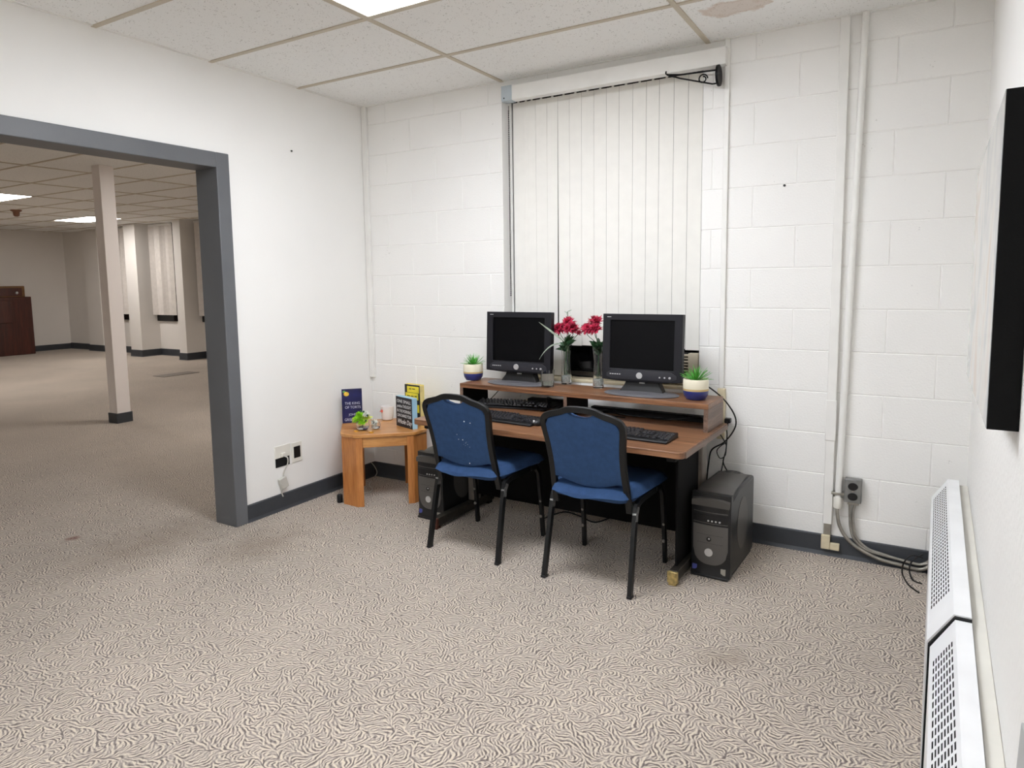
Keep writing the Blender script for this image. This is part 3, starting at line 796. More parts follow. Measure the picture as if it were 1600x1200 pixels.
def heater(label, y0, y1, off, ins, gy0, gy1, rows, rz):
    """profile in local coords: x from the wall plane outwards is negative; local y towards the back wall"""
    t = thing('wall_heater', label, 'heater', (W - .004, 0, 0), rz, group='heater cabinets along the right wall')
    z1, z2 = .385 - ins, .476 - ins; xf, xt, xb = -.128 + ins - off, -.070 - off + ins*.4, -.030 - off
    mb = MB()
    prof = [(xf, .0), (xf, z1), (xt, z2), (xb, z2), (xb, 0)]
    def q(a, b): return Vector((a[0], y0, a[1])), Vector((a[0], y1, a[1])), Vector((b[0], y1, b[1])), Vector((b[0], y0, b[1]))
    mb.add(q(prof[0], prof[1]), [(0, 1, 2, 3)])
    mb.add(q(prof[2], prof[3]), [(0, 1, 2, 3)])
    for y in (y0, y1): mb.add([(a, y, z) for a, z in prof], [(0, 1, 2, 3, 4)])
    mb.build('cabinet', M['heater'], t, smooth=False)
    g = MB(); sl0 = Vector((xf, 0, z1)); sl1 = Vector((xt, 0, z2)); up = sl1 - sl0
    for (a, b, hole) in ((y0, gy0, 0), (gy0, gy1, 1), (gy1, y1, 0)):
        oo = Vector((xf, a, z1)); vv = Vector((0, b - a, 0))
        if hole: slotted(g, oo, up, vv, 8, rows, .50, .68, .11, 0.004)
        else: g.add([oo, oo + up, oo + up + vv, oo + vv], [(0, 1, 2, 3)])
    g.build('grille', M['heater'], t, smooth=False)
    nrm = Vector((up.z, 0, -up.x)).normalized() * .012
    b0 = Vector((xf, y0 + .004, z1)) + nrm; 
    MB().add([b0, b0 + up, b0 + up + Vector((0, y1 - y0 - .008, 0)), b0 + Vector((0, y1 - y0 - .008, 0))], [(0, 1, 2, 3)]).build('dark_interior', M['inner'], t, smooth=False)
    return t
rzh = rad(1.55)
th = heater('white heater cabinet with perforated sloped top, farther one against the block wall', -1.535, -.10, 0, 0, -1.36, -.17, 34, -rzh)
tn = heater('white heater cabinet with slotted sloped top, nearer one at lower right corner', -3.6, -1.548, 0, .008, -3.5, -1.64, 46, -rzh)
# black joint gap is real: a dark collar between both cabinets
mb = MB(); a = -.126
mb.prism([(-.125, 0), (-.125, .38), (-.068, .472), (-.03, .472), (-.03, 0)], -1.549, -1.534, axis=1)
o = mb.build('joint_collar', M['inner'], th, smooth=False)
hb_ = tag(MB().box(-.0325, -.0005, -3.6, -.10, .0, .455).build('heater_backing_strip', M['offwhite'], loc=(W, 0, 0), bevel=.002), 'cream filler strip between the heater cabinets and the right wall', 'trim strip')
hb_.rotation_euler = (0, 0, RW)
p = aX(1597, 1128, 3.435)
t = tag(MB().prism([(0, 0), (.06, -.30), (-.30, -.30), (-.30, 0)], -.012, 0, axis=0).build('wall_control_box', M['greyfar'], loc=(xw(p.y) - .004, p.y, p.z), bevel=.002), 'grey metal panel on the right wall at the lower right photo edge', 'panel')

# ================================================================== COMPUTER DESK
DA = rad(-2.0); D0 = Vector((2.464, -.825, 0)); DL = 1.494; DZT = .64; RT = .778
DM = Matrix.Translation(D0) @ Matrix.Rotation(DA, 4, 'Z')
def dk(x, y, z=0.0): return DM @ Vector((x, y, z))
t = thing('computer_desk', 'walnut laminate computer desk with a raised monitor shelf against the window wall', 'desk', tuple(D0), DA)
r_ = .03; ol = []
for (cx, cy, a0) in ((-r_, r_, -90), (0, .70, 0), (-DL, .70, 0), (-DL + r_, r_, 180)):
    if a0 == 0: ol.append((cx, cy)); continue
    for i in range(7): q = rad(a0 + 15*i); ol.append((cx + r_*math.cos(q), cy + r_*math.sin(q)))
MB().prism(ol, DZT - .028, DZT).build('desktop', M['desk'], t, bevel=.002)
MB().box(-.0, .004, .035, .70, DZT - .03, DZT - .004).build('edge_strip', M['desk_side'], t, bevel=.001)
RX0, RX1, RY0, RY1 = -DL + .002, -.022, .437, .70
MB().box(RX0, RX1, RY0, RY1, RT - .026, RT).build('shelf', M['desk'], t, bevel=.002)
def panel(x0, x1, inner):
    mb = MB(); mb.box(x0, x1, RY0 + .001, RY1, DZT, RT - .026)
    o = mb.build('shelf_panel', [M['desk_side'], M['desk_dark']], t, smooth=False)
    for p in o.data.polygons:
        if abs(p.normal.x) > .9 and (p.normal.x > 0) in inner: p.material_index = 1  # bay-side faces go black: shade inside the shelf put into the colour
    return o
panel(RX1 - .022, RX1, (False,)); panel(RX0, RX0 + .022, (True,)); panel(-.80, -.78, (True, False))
# legs: foot rail with glides and a column
for (fxx, front, side) in ((-.073, .10, 0), (-DL + .055, .10, 1)):
    lg = MB().box(fxx - .02, fxx + .02, front + .012, .68, .016, .066).build('foot_rail', M['rail'], t, bevel=.004)
    g = MB().box(fxx - .024, fxx + .024, front - .004, front + .012, .012, .064).box(fxx - .018, fxx + .018, front - .003, front + .035, 0, .016)
    o = g.build('glide', M['brass'] if not side else M['rust'], lg, bevel=.003)
    MB().box(fxx - .018, fxx + .018, .62, .66, 0, .016).build('glide', M['black'], lg, bevel=.002)
    MB().box(fxx - .022, fxx + .022, .46, .53, .066, DZT - .03).build('column', M['taupe'], t, bevel=.004)
    MB().box(fxx - .02, fxx + .02, .06, .46, DZT - .06, DZT - .0285).build('top_bracket', M['blackmatte'], t, bevel=.002)
MB().box(-.082, -.072, .16, .46, .07, DZT - .061).build('dark_sheet', M['desk_dark'], t, smooth=False)  # black sheet under the right end of the desktop
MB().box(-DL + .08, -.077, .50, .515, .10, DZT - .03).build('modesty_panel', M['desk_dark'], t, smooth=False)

# ------------------------------------------------------------------ monitors
def monitor(label, loc, rz):
    t = thing('computer_monitor', label, 'monitor', loc, rz, 'monitors on the desk shelf')
    w, z0, z1 = .214, .068, .418; tilt = Matrix.Translation((0, 0, z0)) @ Matrix.Rotation(rad(-3), 4, 'X') @ Matrix.Translation((0, 0, -z0))
    sw, s0, s1 = .172, .130, .385; yf = -.030
    mb = MB()
    fr = [(-w, z0 + .004), (-w * .5, z0 - .003), (w * .5, z0 - .003), (w, z0 + .004), (w, z1), (-w, z1)]
    inn = [(-sw, s0), (-sw*.5, s0), (sw*.5, s0), (sw, s0), (sw, s1), (-sw, s1)]
    vs = [(a, yf, b) for a, b in fr] + [(a, yf, b) for a, b in inn] + [(a, yf + .009, b) for a, b in inn] + [(a, .012, b) for a, b in fr]
    fs = []
    for i in range(6):
        j = (i + 1) % 6
        fs += [(i, j, 6 + j, 6 + i), (6 + i, 6 + j, 12 + j, 12 + i), (i, 18 + i, 18 + j, j)]
    fs.append(tuple(18 + i for i in range(6)))
    mb.add([tilt @ Vector(v) for v in vs], fs).build('bezel', M['monitor'], t, bevel=.003)
    MB().box(-sw, sw, yf + .008, yf + .0105, s0, s1, tilt).build('screen', M['screen'], t, smooth=False)
    # lower chin: a slightly domed lighter panel
    mb = MB(); n = 14; vs = []
    for i in range(n + 1):
        x = -.188 + .376 * i / n; u = abs(x) / .188; e = max(0, u - .8) / .2
        zt = .1235 - .018 * e * e; zb = .076 + .012 * e * e
        yb = yf - .0008 - .0045 * (1 - u * u)
        vs += [(x, yb - .0004, zb), (x, yb - .003 * (1 - e), (zb + zt) / 2), (x, yb - .0004, zt), (x, yf + .003, zt), (x, yf + .003, zb)]
    fs = []
    for i in range(n):
        for k in range(5): fs.append((i*5+k, i*5+(k+1)%5, (i+1)*5+(k+1)%5, (i+1)*5+k))
    fs += [(4,3,2,1,0), tuple(n*5+k for k in range(5))]
    mb.add([tilt @ Vector(v) for v in vs], fs).build('control_panel', M['chin'], t, angle=30)
    T3 = lambda p: tilt @ Vector(p)
    MB().disc(T3((-.004, yf - .0075, .099)), .0165, (0, -1, 0), .004, 28).build('emblem_disc', M['silver'], t, bevel=.0012)
    for i in range(5): MB().box(-.168 + i*.013, -.159 + i*.013, yf - .0068, yf - .001, .0985, .1035, tilt).build('menu_button', M['silver'], t, bevel=.0008)
    for i, rr in enumerate((.0042, .0042, .0062)): MB().disc(T3((.104 + i*.026, yf - .0062, .095)), rr, (0, -1, 0), .003, 14).build('power_button' if i == 2 else 'menu_button', M['silver'], t, bevel=.0006)
    MB().box(-.190, -.168, yf - .0012, yf, .400, .4035, tilt).build('front_mark', M['silver'], t, smooth=False)
    # rear housing
    pr = [(-.17, .10), (.17, .10), (.17, .40), (-.17, .40)]; pr2 = [(-.11, .14), (.11, .14), (.11, .34), (-.11, .34)]
    vs = [T3((a, .012, b)) for a, b in pr] + [T3((a, .052, b)) for a, b in pr2]
    MB().add(vs, [(0,1,2,3), (7,6,5,4)] + [(i, (i+1)%4, 4+(i+1)%4, 4+i) for i in range(4)]).build('back_housing', M['monitor'], t, bevel=.006)
    nk = [(-.078, .015), (.078, .015), (.105, .062), (.095, .018)]
    vs = []
    for (hw, y0, y1, z) in ((.118, -.020, .03, .013), (.094, -.006, .05, .05), (.082, .012, .05, .12), (.07, .014, .05, .2)):
        vs += [(-hw, y0, z), (hw, y0, z), (hw, y1, z), (-hw, y1, z)]
    fs = [(3,2,1,0), (12,13,14,15)]
    for i in range(3):
        for k in range(4): fs.append((i*4+k, i*4+(k+1)%4, (i+1)*4+(k+1)%4, (i+1)*4+k))
    MB().add(vs, fs).build('neck', M['black'], t, bevel=.004)
    o = MB().box(-.012, .018, -.014, -.008, .056, .063).build('neck_clip', M['silver'], t, bevel=.002)
    mb = MB(); rings = [(1.0, 0.0), (1.02, .004), (.97, .009), (.72, .0135), (.35, .016), (0.001, .0165)]
    vs = []; nn = 40
    for (k, z) in rings:
        for i in range(nn):
            q = 2*PI*i/nn; cx = math.copysign(abs(math.cos(q))**.85, math.cos(q)); sy = math.copysign(abs(math.sin(q))**.9, math.sin(q))
            vs.append((.196*k*cx, -.018 + .098*k*sy, z))
    fs = [tuple(range(nn))[::-1]] + [(i*nn+k, i*nn+(k+1)%nn, (i+1)*nn+(k+1)%nn, (i+1)*nn+k) for i in range(len(rings)-1) for k in range(nn)]
    o = mb.add(vs, fs).build('base', M['basegrey'], t); o['label'] = 'grey oval base'
    return t
mR = aZ(1001, 610, RT); mL = aZ(806, 592, RT)
MONY = -.262
def xat(px, py, y): return aY(px, py, y).x
m1 = monitor('dark square monitor on the right of the desk shelf, beside the right planter', (aY(1001, 545, MONY).x, MONY + .028, RT), 0)
m2 = dup(m1, (aY(808, 530, MONY + .045).x, MONY + .028 + .045, RT), 0, 'dark square monitor on the left of the desk shelf, beside the left planter')

# ------------------------------------------------------------------ keyboards and mouse
KEYDATA = {}
def keymesh(w, d):
    k = (round(w, 4), round(d, 4))
    if k not in KEYDATA:
        a, b = w/2, d/2; f = .68
        vs = [(-a, -b, 0), (a, -b, 0), (a, b, 0), (-a, b, 0), (-a*f, -b*f, .007), (a*f, -b*f, .007), (a*f, b*f, .007), (-a*f, b*f, .007)]
        me = bpy.data.meshes.new('key'); me.from_pydata(vs, [], [(3,2,1,0), (4,5,6,7), (0,1,5,4), (1,2,6,5), (2,3,7,6), (3,0,4,7)]); me.materials.append(M['key'])
        KEYDATA[k] = me
    return KEYDATA[k]
def keyboard(label, loc, rz):
    t = thing('keyboard', label, 'keyboard', loc, rz, 'black keyboards on the desk')
    MB().prism([(-.082, 0), (.082, 0), (.082, .022), (.07, .024), (-.07, .013), (-.082, .010)], -.225, .225, axis=0).build('tray', M['keytop'], t, bevel=.003)
    def put(x, y, w=.0175, d=.0175):
        o = bpy.data.objects.new('key', keymesh(w, d)); COL.objects.link(o); o.parent = t
        o.location = (x, y, .0165 + (y + .07) * .078); o.rotation_euler = (rad(4.5), 0, 0)
    P = .019
    rows = [(-.052, [1.5, 1.2, 1.2, 6.0, 1.2, 1.2, 1.2, 1.5]), (-.033, [2.25] + [1]*10 + [2.75]), (-.014, [1.75] + [1]*11 + [2.25]), (.005, [1.5] + [1]*12 + [1.5]), (.024, [1]*13 + [2])]
    for y, ws in rows:
        x = -.214
        for w_ in ws: put(x + w_*P/2, y, w_*P - .0018); x += w_*P
    for i in range(13): put(-.204 + i*P*1.12 + (i > 0)*.008, .052, .0165, .0145)
    for i in range(3):
        put(.089 + i*P, .024); put(.089 + i*P, .005); put(.089 + i*P, -.052)
    put(.108, -.033)
    for r in range(5):
        for c in range(4):
            if r == 4 and c == 1: continue
            put(.1585 + c*P, .024 - r*P)
    return t
kR0, kR1 = aZ(1040, 687.5, DZT + .02), aZ(1049, 670, DZT + .02)
k1 = keyboard('black keyboard at the right on the desk in front of the right monitor', (kR0.x - .225 + .008, (kR0.y + .084), DZT), rad(-2))
kL0 = aZ(831, 661, DZT + .02)
k2 = dup(k1, (kL0.x - .222, kL0.y + .088, DZT), rad(-4), 'black keyboard in front of the left monitor beside the mouse')
p = aZ(775, 632, DZT + .02)
k3 = dup(k1, tuple(dk(-1.21, .575, DZT)), rad(12), 'spare black keyboard pushed under the left end of the desk shelf')
p = aZ(838, 661, DZT + .012)
t = thing('computer_mouse', 'black mouse with a silver dot beside the left keyboard', 'mouse', (p.x + .012, p.y + .02, DZT), rad(-20))
MB().ball((0, 0, .012), .03, 16, 10, (.95, 1.7, .8)).build('body', M['black'], t)
t.children[0].data.transform(Matrix.Identity(4))
for v in t.children[0].data.vertices: v.co.z = max(v.co.z, 0.0)
o = MB().disc((-.002, -.042, .022), .0085, (-.1, -.75, .65), .004, 16).build('silver_dot', M['silver'], t)
MB().box(-.0015, .0015, .0, .04, .0335, .0355).build('button_seam', M['keytop'], t, smooth=False)

# ------------------------------------------------------------------ computer towers
def tower(label, loc, rz):
    t = thing('computer_tower', label, 'computer tower', loc, rz, 'computer towers on the floor')
    w, d, h = .09, .42, .402
    # shell: side profile with a sloping front
    T = None
    prof = [(0.012, .012), (d, .012), (d, h - .01), (.15, h - .004), (.02, h - .03), (.004, .1)]
    MB().prism(prof, -w, w, axis=0).build('case', M['towerdark'], t, bevel=.012, seg=3)
    MB().box(-w + .004, w - .004, -.022, d - .02, 0, .0125).build('foot_plinth', M['towerdark'], t, bevel=.004)
    # front bezel
    fb = []
    nz = 14; n = 12; vs = []
    def yfront(z): 
        if z < .05: return -.022 + .012 * (z / .05)
        return -.010 - .006 * math.sin((z - .05) / (h - .05) * PI)
    for j in range(nz + 1):
        z = .006 + (h - .014) * j / nz
        for i in range(n + 1):
            x = -w + 2*w*i/n; u = x / w
            vs.append((x, yfront(z) + .012 * u*u, z))
    m_ = (nz+1)*(n+1)
    fs = [(j*(n+1)+i, j*(n+1)+i+1, (j+1)*(n+1)+i+1, (j+1)*(n+1)+i) for j in range(nz) for i in range(n)]
    vs2 = [(x, .03, z) for (x, y, z) in vs]
    fs2 = [(m_+a, m_+d_, m_+c, m_+b) for (a, b, c, d_) in fs]
    edge = [i for i in range(n+1)] + [j*(n+1)+n for j in range(1, nz+1)] + [nz*(n+1)+i for i in range(n-1, -1, -1)] + [j*(n+1) for j in range(nz-1, 0, -1)]
    fe = [(edge[i], m_+edge[i], m_+edge[(i+1) % len(edge)], edge[(i+1) % len(edge)]) for i in range(len(edge))]
    MB().add(vs + vs2, fs + fs2 + fe).build('front_bezel', M['towerdark'], t, angle=50)
    # curved top cover
    mb = MB(); vs = []; n = 12
    for i in range(n + 1):
        y = -.02 + (d - .03) * i / n; k = i / n
        zc = h - .034 + .036 * math.sin(min(1, k * 2.6) * PI / 2)
        hw = w - .004 - (.018 * k)
        for (sx, dz) in ((-1, -.006), (-.6, .004), (0, .007), (.6, .004), (1, -.006)): vs.append((hw * sx, y, zc + dz))
        for sx in (1, -1): vs.append((hw * sx, y, zc - .03))
    fs = []
    for i in range(n):
        for k in range(7): fs.append((i*7+k, i*7+(k+1)%7, (i+1)*7+(k+1)%7, (i+1)*7+k))
    fs += [tuple(range(7))[::-1], tuple(n*7+k for k in range(7))]
    o = mb.add(vs, fs).build('top_cover', M['tower'], t, angle=40)
    MB().disc((.0, d - .06, h + .0055), .022, (0, 0, 1), .003, 20, rx=.038).build('top_recess', M['towerdark'], t, bevel=.001)
    # drive bays
    fy = lambda z, x=0: yfront(z) + .012 * (x / w)**2
    for (za, zb_, nm) in ((.312, .345, 'drive_door'), (.262, .298, 'drive_panel')):
        mb = MB(); a = .078; vs = []
        for i in range(9):
            x = -a + 2*a*i/8
            for z, dy in ((za, -.003), (zb_, -.003), (zb_, .004), (za, .004)): vs.append((x, fy((za+zb_)/2, x) + dy, z))
        fs = [(i*4+k, i*4+(k+1)%4, (i+1)*4+(k+1)%4, (i+1)*4+k) for i in range(8) for k in range(4)] + [(3,2,1,0), (32,33,34,35)]
        dd = mb.add(vs, fs).build(nm, M['black'], t, smooth=False)
        for z in (za - .002, zb_ + .001):
            if nm == 'drive_panel' and z > zb_: continue
            tb = [(-a + 2*a*i/8, fy(z, -a + 2*a*i/8) - .003, z) for i in range(9)]
            MB().tube(tb, .0016, 6).build('trim_line', M['towerface'], dd)
    for i in range(4):
        x = -.012 + .017*i; MB().box(x, x + .008, fy(.272, x) - .006, fy(.272, x) - .001, .268, .275).build('port', M['silver'], t, bevel=.001)
    # U shaped grey panel
    mb = MB(); a = .079; zt, zb_ = .250, .062; out = []
    nx = 16
    top = [(-a + 2*a*i/nx, zt) for i in range(nx + 1)]
    rows_ = []
    for i in range(nx + 1):
        x = -a + 2*a*i/nx; u = abs(x)/a
        zl = zb_ + .072 * (1 - math.sqrt(max(0, 1 - min(1, u)**2.6)))
        rows_.append((x, zl))
    vs = []; nj = 6
    for (x, zl) in rows_:
        for j in range(nj + 1):
            z = zl + (zt - zl) * j / nj; vs.append((x, fy(z, x) - .0045, z))
    m_ = len(vs); vs += [(x, y + .008, z) for x, y, z in vs]
    fs = []
    for i in range(nx):
        for j in range(nj):
            q = (i*(nj+1)+j, (i+1)*(nj+1)+j, (i+1)*(nj+1)+j+1, i*(nj+1)+j+1); fs += [q, tuple(m_ + v for v in q[::-1])]
    ed = [i*(nj+1) for i in range(nx+1)] + [nx*(nj+1)+j for j in range(1, nj+1)] + [i*(nj+1)+nj for i in range(nx-1, -1, -1)] + [j for j in range(nj-1, 0, -1)]
    fs += [(ed[i], ed[(i+1)%len(ed)], m_+ed[(i+1)%len(ed)], m_+ed[i]) for i in range(len(ed))]
    fp = mb.add(vs, fs).build('front_panel', M['towerface'], t, angle=50)
    for z in (.165, .205): MB().tube([(-a + 2*a*i/8, fy(z, -a + 2*a*i/8) - .0045, z) for i in range(1, 8)], .0007, 5).build('panel_seam', M['towerdark'], fp)
    MB().disc((-.004, fy(.128) - .0045, .122), .019, (0, -1, 0), .004, 26).build('emblem_disc', M['silver'], t, bevel=.0012)
    MB().disc((-.004, fy(.185) - .0045, .185), .011, (0, -1, 0), .003, 20).build('power_button', M['towerdark'], t, bevel=.001)
    MB().ball((-.002, fy(.185) - .0075, .188), .0045, 10, 6, (1, .5, 1)).build('power_light', M['silver'], t)
    MB().box(-.082, -.060, fy(.038, .07) - .003, fy(.038, .07) + .006, .026, .050).build('sticker', M['bluesticker'], t, smooth=False)
    MB().box(.050, .071, fy(.036, .06) - .003, fy(.036, .06) + .006, .022, .050).build('sticker', M['silversticker'], t, smooth=False)
    MB().disc((w - .0005, .20, .215), .125, (1, 0, 0), .002, 36, rx=.095).build('side_oval', M['tower'], t, bevel=.001)
    return t
tr = aZ(1080, 897); 
t1 = tower('charcoal computer tower with rounded top standing right of the desk', (2.519, -.545, 0), rad(-2.5))
t2 = dup(t1, (.912, -.545, 0), rad(-1), 'charcoal computer tower on the floor between the oak table and the left chair')

# ------------------------------------------------------------------ blue banquet chairs
def chair(label, loc, rz):
    t = thing('banquet_chair', label, 'chair', loc, rz, 'blue banquet chairs at the desk')
    F = M['frame']
    for sx in (-1, 1):
        pts = smooth_path([(sx*.212, -.222, .008), (sx*.205, -.148, .345), (sx*.203, -.118, .385), (sx*.203, -.06, .398), (sx*.203, .10, .398)], 6)
        pts = [Vector((sx*.212, -.222, 0))] + pts
        lg = MB().bar(pts, .019, .027, (1, 0, 0)).build('leg', F, t, bevel=.003)
        sc = [Vector((sx*.2056, -.153 - .0005, .32)), Vector((sx*.205, -.146, .352)), Vector((sx*.2035, -.126, .380))]
        o = MB().bar(sc, .0198, .0278, (1, 0, 0)).build('scuffed_bend', M['scuff'], lg, bevel=.002); o['label'] = 'scuffed silver patch at the bend'
        MB().box(sx*.212 - .011, sx*.212 + .011, -.238, -.206, 0, .012).build('foot_cap', M['black'], lg, bevel=.002)
        fl = MB().bar([(sx*.216, .222, 0), (sx*.214, .205, .2), (sx*.212, .185, .36), (sx*.208, .16, .395), (sx*.203, .11, .398)], .019, .025, (1, 0, 0)).build('leg', F, t, bevel=.003)
        for z in (.115, .20): MB().ball((sx*.2155, .197, z), .0085, 8, 6).build('bumper', M['bumper'], fl)
    MB().box(-.195, .195, .11, .128, .386, .405).box(-.195, .195, -.10, -.082, .386, .405).build('seat_rail', F, t, bevel=.002)
    # back frame: uprights, shoulders and crown in one bent tube
    yb = lambda z: -.150 - (z - .36) * .27
    half = [(.181, .355), (.178, .45), (.174, .55), (.178, .64), (.187, .71), (.190, .748), (.181, .772), (.155, .787), (.105, .800), (.065, .815), (.035, .819), (0, .820)]
    path = [(x, yb(z), z) for x, z in half] + [(-x, yb(z), z) for x, z in half[-2::-1]]
    mb = MB(); sp_ = smooth_path(path, 4); mb.bar(sp_, .022, .028, (0, 1, .0))
    mb.build('back_frame', F, t, bevel=.003, angle=50)
    # upholstered pad inside the frame
    inn = [(.170, .484), (.167, .55), (.170, .64), (.178, .705), (.179, .742), (.165, .768), (.107, .790), (.074, .803), (.062, .804), (.046, .792), (.02, .785), (0, .784)]
    bot = [(0, .452), (.05, .455), (.10, .468), (.145, .484)]
    right = bot + inn
    ol = right + [(-x, z) for x, z in right[::-1] if x > 1e-6]
    cx0, cz0 = 0, .62; vs = []; rings = [(1.0, .0), (1.0, 1.0), (.93, 1.25), (.70, 1.5), (.35, 1.6), (0.0, 1.62)]
    n = len(ol)
    def ring(k, off):
        return [(x*k, yb(cz0 + (z - cz0)*k) + off, cz0 + (z - cz0)*k) for x, z in ol]
    back = [ring(1, 0.004), ring(.985, -.009), ring(.94, -.0115), ring(.72, -.0135), ring(.36, -.0145)]
    front = [ring(1, .008), ring(.985, .03), ring(.93, .037), ring(.70, .044), ring(.36, .047)]
    for rg in front[::-1] + back: vs += rg
    fs = []; R_ = len(front) + len(back)
    for i in range(R_-1):
        for k in range(n): fs.append((i*n+k, i*n+(k+1)%n, (i+1)*n+(k+1)%n, (i+1)*n+k))
    fs += [tuple(range(n))[::-1], tuple((R_-1)*n+k for k in range(n))]
    MB().add(vs, fs).build('backrest', M['fabric'], t, angle=60)
    # seat cushion
    nu, nv = 24, 24; vs = []
    def edge(u, p=5): return max(0.0, 1 - abs(u)**p)
    def fp(u, v):
        hw = .205 + .026 * (v + 1) / 2 + (-.02 * max(0, -v - .6) / .4)
        rx = math.copysign(abs(u)**.96, u)
        x = hw * u * (1 - .05 * v**6); y = .018 + .236 * v * (1 - .04 * u**6)
        return x, y
    for j in range(nv+1):
        v = -1 + 2*j/nv
        for i in range(nu+1):
            u = -1 + 2*i/nu; x, y = fp(u, v); e = (edge(u, 8) * edge(v, 8))**.45
            dip = .020 * math.exp(-((u + .25)/.5)**2) * math.exp(-((v + .98)/.3)**2)
            vs.append((x, y, .424 + .044 * e - dip - .012 * max(0, v - .3)**2))
    m_ = len(vs)
    for j in range(nv+1):
        v = -1 + 2*j/nv
        for i in range(nu+1):
            u = -1 + 2*i/nu; x, y = fp(u, v); e = (edge(u, 8) * edge(v, 8))**.45
            vs.append((x*.985, .018 + (y - .018)*.985, .424 - .030*e - .001))
    fs = []; w_ = nu + 1
    for j in range(nv):
        for i in range(nu):
            q = (j*w_+i, j*w_+i+1, (j+1)*w_+i+1, (j+1)*w_+i); fs += [q, tuple(m_+k for k in q[::-1])]
    ed = [i for i in range(w_)] + [j*w_+nu for j in range(1, nv+1)] + [nv*w_+i for i in range(nu-1, -1, -1)] + [j*w_ for j in range(nv-1, 0, -1)]
    fs += [(ed[k], ed[(k+1)%len(ed)], m_+ed[(k+1)%len(ed)], m_+ed[k]) for k in range(len(ed))]
    MB().add(vs, fs).build('seat', M['fabric'], t, angle=70)
    return t
ch1 = chair('blue padded banquet chair with clean back, on the right at the desk', (2.066, -.705, 0), rad(-1.5))
ch2 = dup(ch1, (1.381, -.677, 0), rad(-2.0), 'blue banquet chair with white paint specks on its back, left at the desk')
mb = MB(); yb = lambda z: -.150 - (z - .36) * .27
for (x, z, r) in ((.02, .60, .0035), (-.005, .60, .0025), (.035, .585, .002), (.045, .578, .0018), (.03, .57, .0015), (-.01, .625, .0022), (.055, .565, .0016), (.02, .575, .0014), (.05, .70, .0035), (.085, .695, .003), (.035, .475, .003), (.04, .59, .0016)):
    mb.ball((x, yb(z) - .014, z), r, 6, 5, (1, .5, 1))
mb.ball((.07, -.195, .418), .0048, 7, 5); mb.ball((-.16, -.18, .41), .004, 7, 5)
o = mb.build('paint_specks', M['speck'], ch2); o['kind'] = 'stuff'; o['label'] = 'white paint specks'

# ================================================================== ON THE DESK SHELF
def planter(label, loc, seed, s=1.0):
    t = thing('potted_plant', label, 'plant', loc, 0, 'cream and blue planters on the shelf')
    R = .062 * s; H = .104 * s
    MB().lathe([(.030*s, 0), (.046*s, .003*s), (.058*s, .022*s), (R*.985, .040*s), (R*.985, .046*s), (0, .046*s)], 36).build('pot_base', M['potblue'], t)
    MB().lathe([(R*.985, .046*s), (R*.99, .047*s), (R*.99, .056*s), (0, .056*s)], 36).build('clay_band', M['pottan'], t)
    MB().lathe([(R*.992, .056*s), (R, .058*s), (R, .088*s), (R*.985, H-.003), (R*.96, H), (R*.91, H-.002), (R*.90, H-.014), (0, H-.0145)], 36).build('pot_body', M['potcream'], t)
    MB().lathe([(R*.90, H-.014), (R*.5, H-.010), (0, H-.009)], 24).build('soil', M['soil'], t)
    rn = random.Random(seed); mb = MB()
    for i in range(95):
        a = rn.uniform(0, 2*PI); tl = rn.uniform(.05, 1.0) ** .8; tilt = tl * rad(74)
        d = Vector((math.sin(tilt)*math.cos(a), math.sin(tilt)*math.sin(a), math.cos(tilt)))
        L_ = rn.uniform(.05, .085) * s
        mb.blade((.010*math.cos(a)*tl, .010*math.sin(a)*tl, H-.012), d, L_, .0075*s, rn.uniform(-.1, .5), 4, .0007)
    mb.build('foliage', M['blade'], t)
    return t
p = aZ(738, 594, RT); planter('cream and blue pot with spiky green plant at the left end of the shelf', (p.x, p.y + .012, RT), 3, .97)
p = aZ(1083, 626, RT); planter('cream and blue pot with spiky green plant at the right corner of the shelf', (p.x, p.y + .045, RT), 11, 1.0)

def vase(label, loc):
    t = thing('glass_vase', label, 'vase', loc, 0, 'glass vases with red flowers')
    o = [(.026, 0), (.030, .004), (.0305, .05), (.026, .11), (.0245, .15), (.029, .20), (.033, .232)]
    i_ = [(r - .0028, z) for r, z in o[::-1] if z > .012] + [(.024, .012), (0, .010)]
    MB().lathe([(0, .0)] + o + i_, 32).build('body', M['glass'], t)
    MB().lathe([(0, .0125), (.0235, .0135), (.0268, .045), (.0255, .05), (0, .052)], 20).build('pebbles', M['pebble'], t)
    return t
v1p = aZ(882.5, 601, RT); v2p = aZ(932.5, 607, RT)
v1 = (v1p.x, v1p.y + .022, RT); v2 = (v2p.x, v2p.y + .022, RT)
vase('clear glass vase of red flowers nearer the left monitor', v1)
vase('clear glass vase of red flowers beside the right monitor', v2)

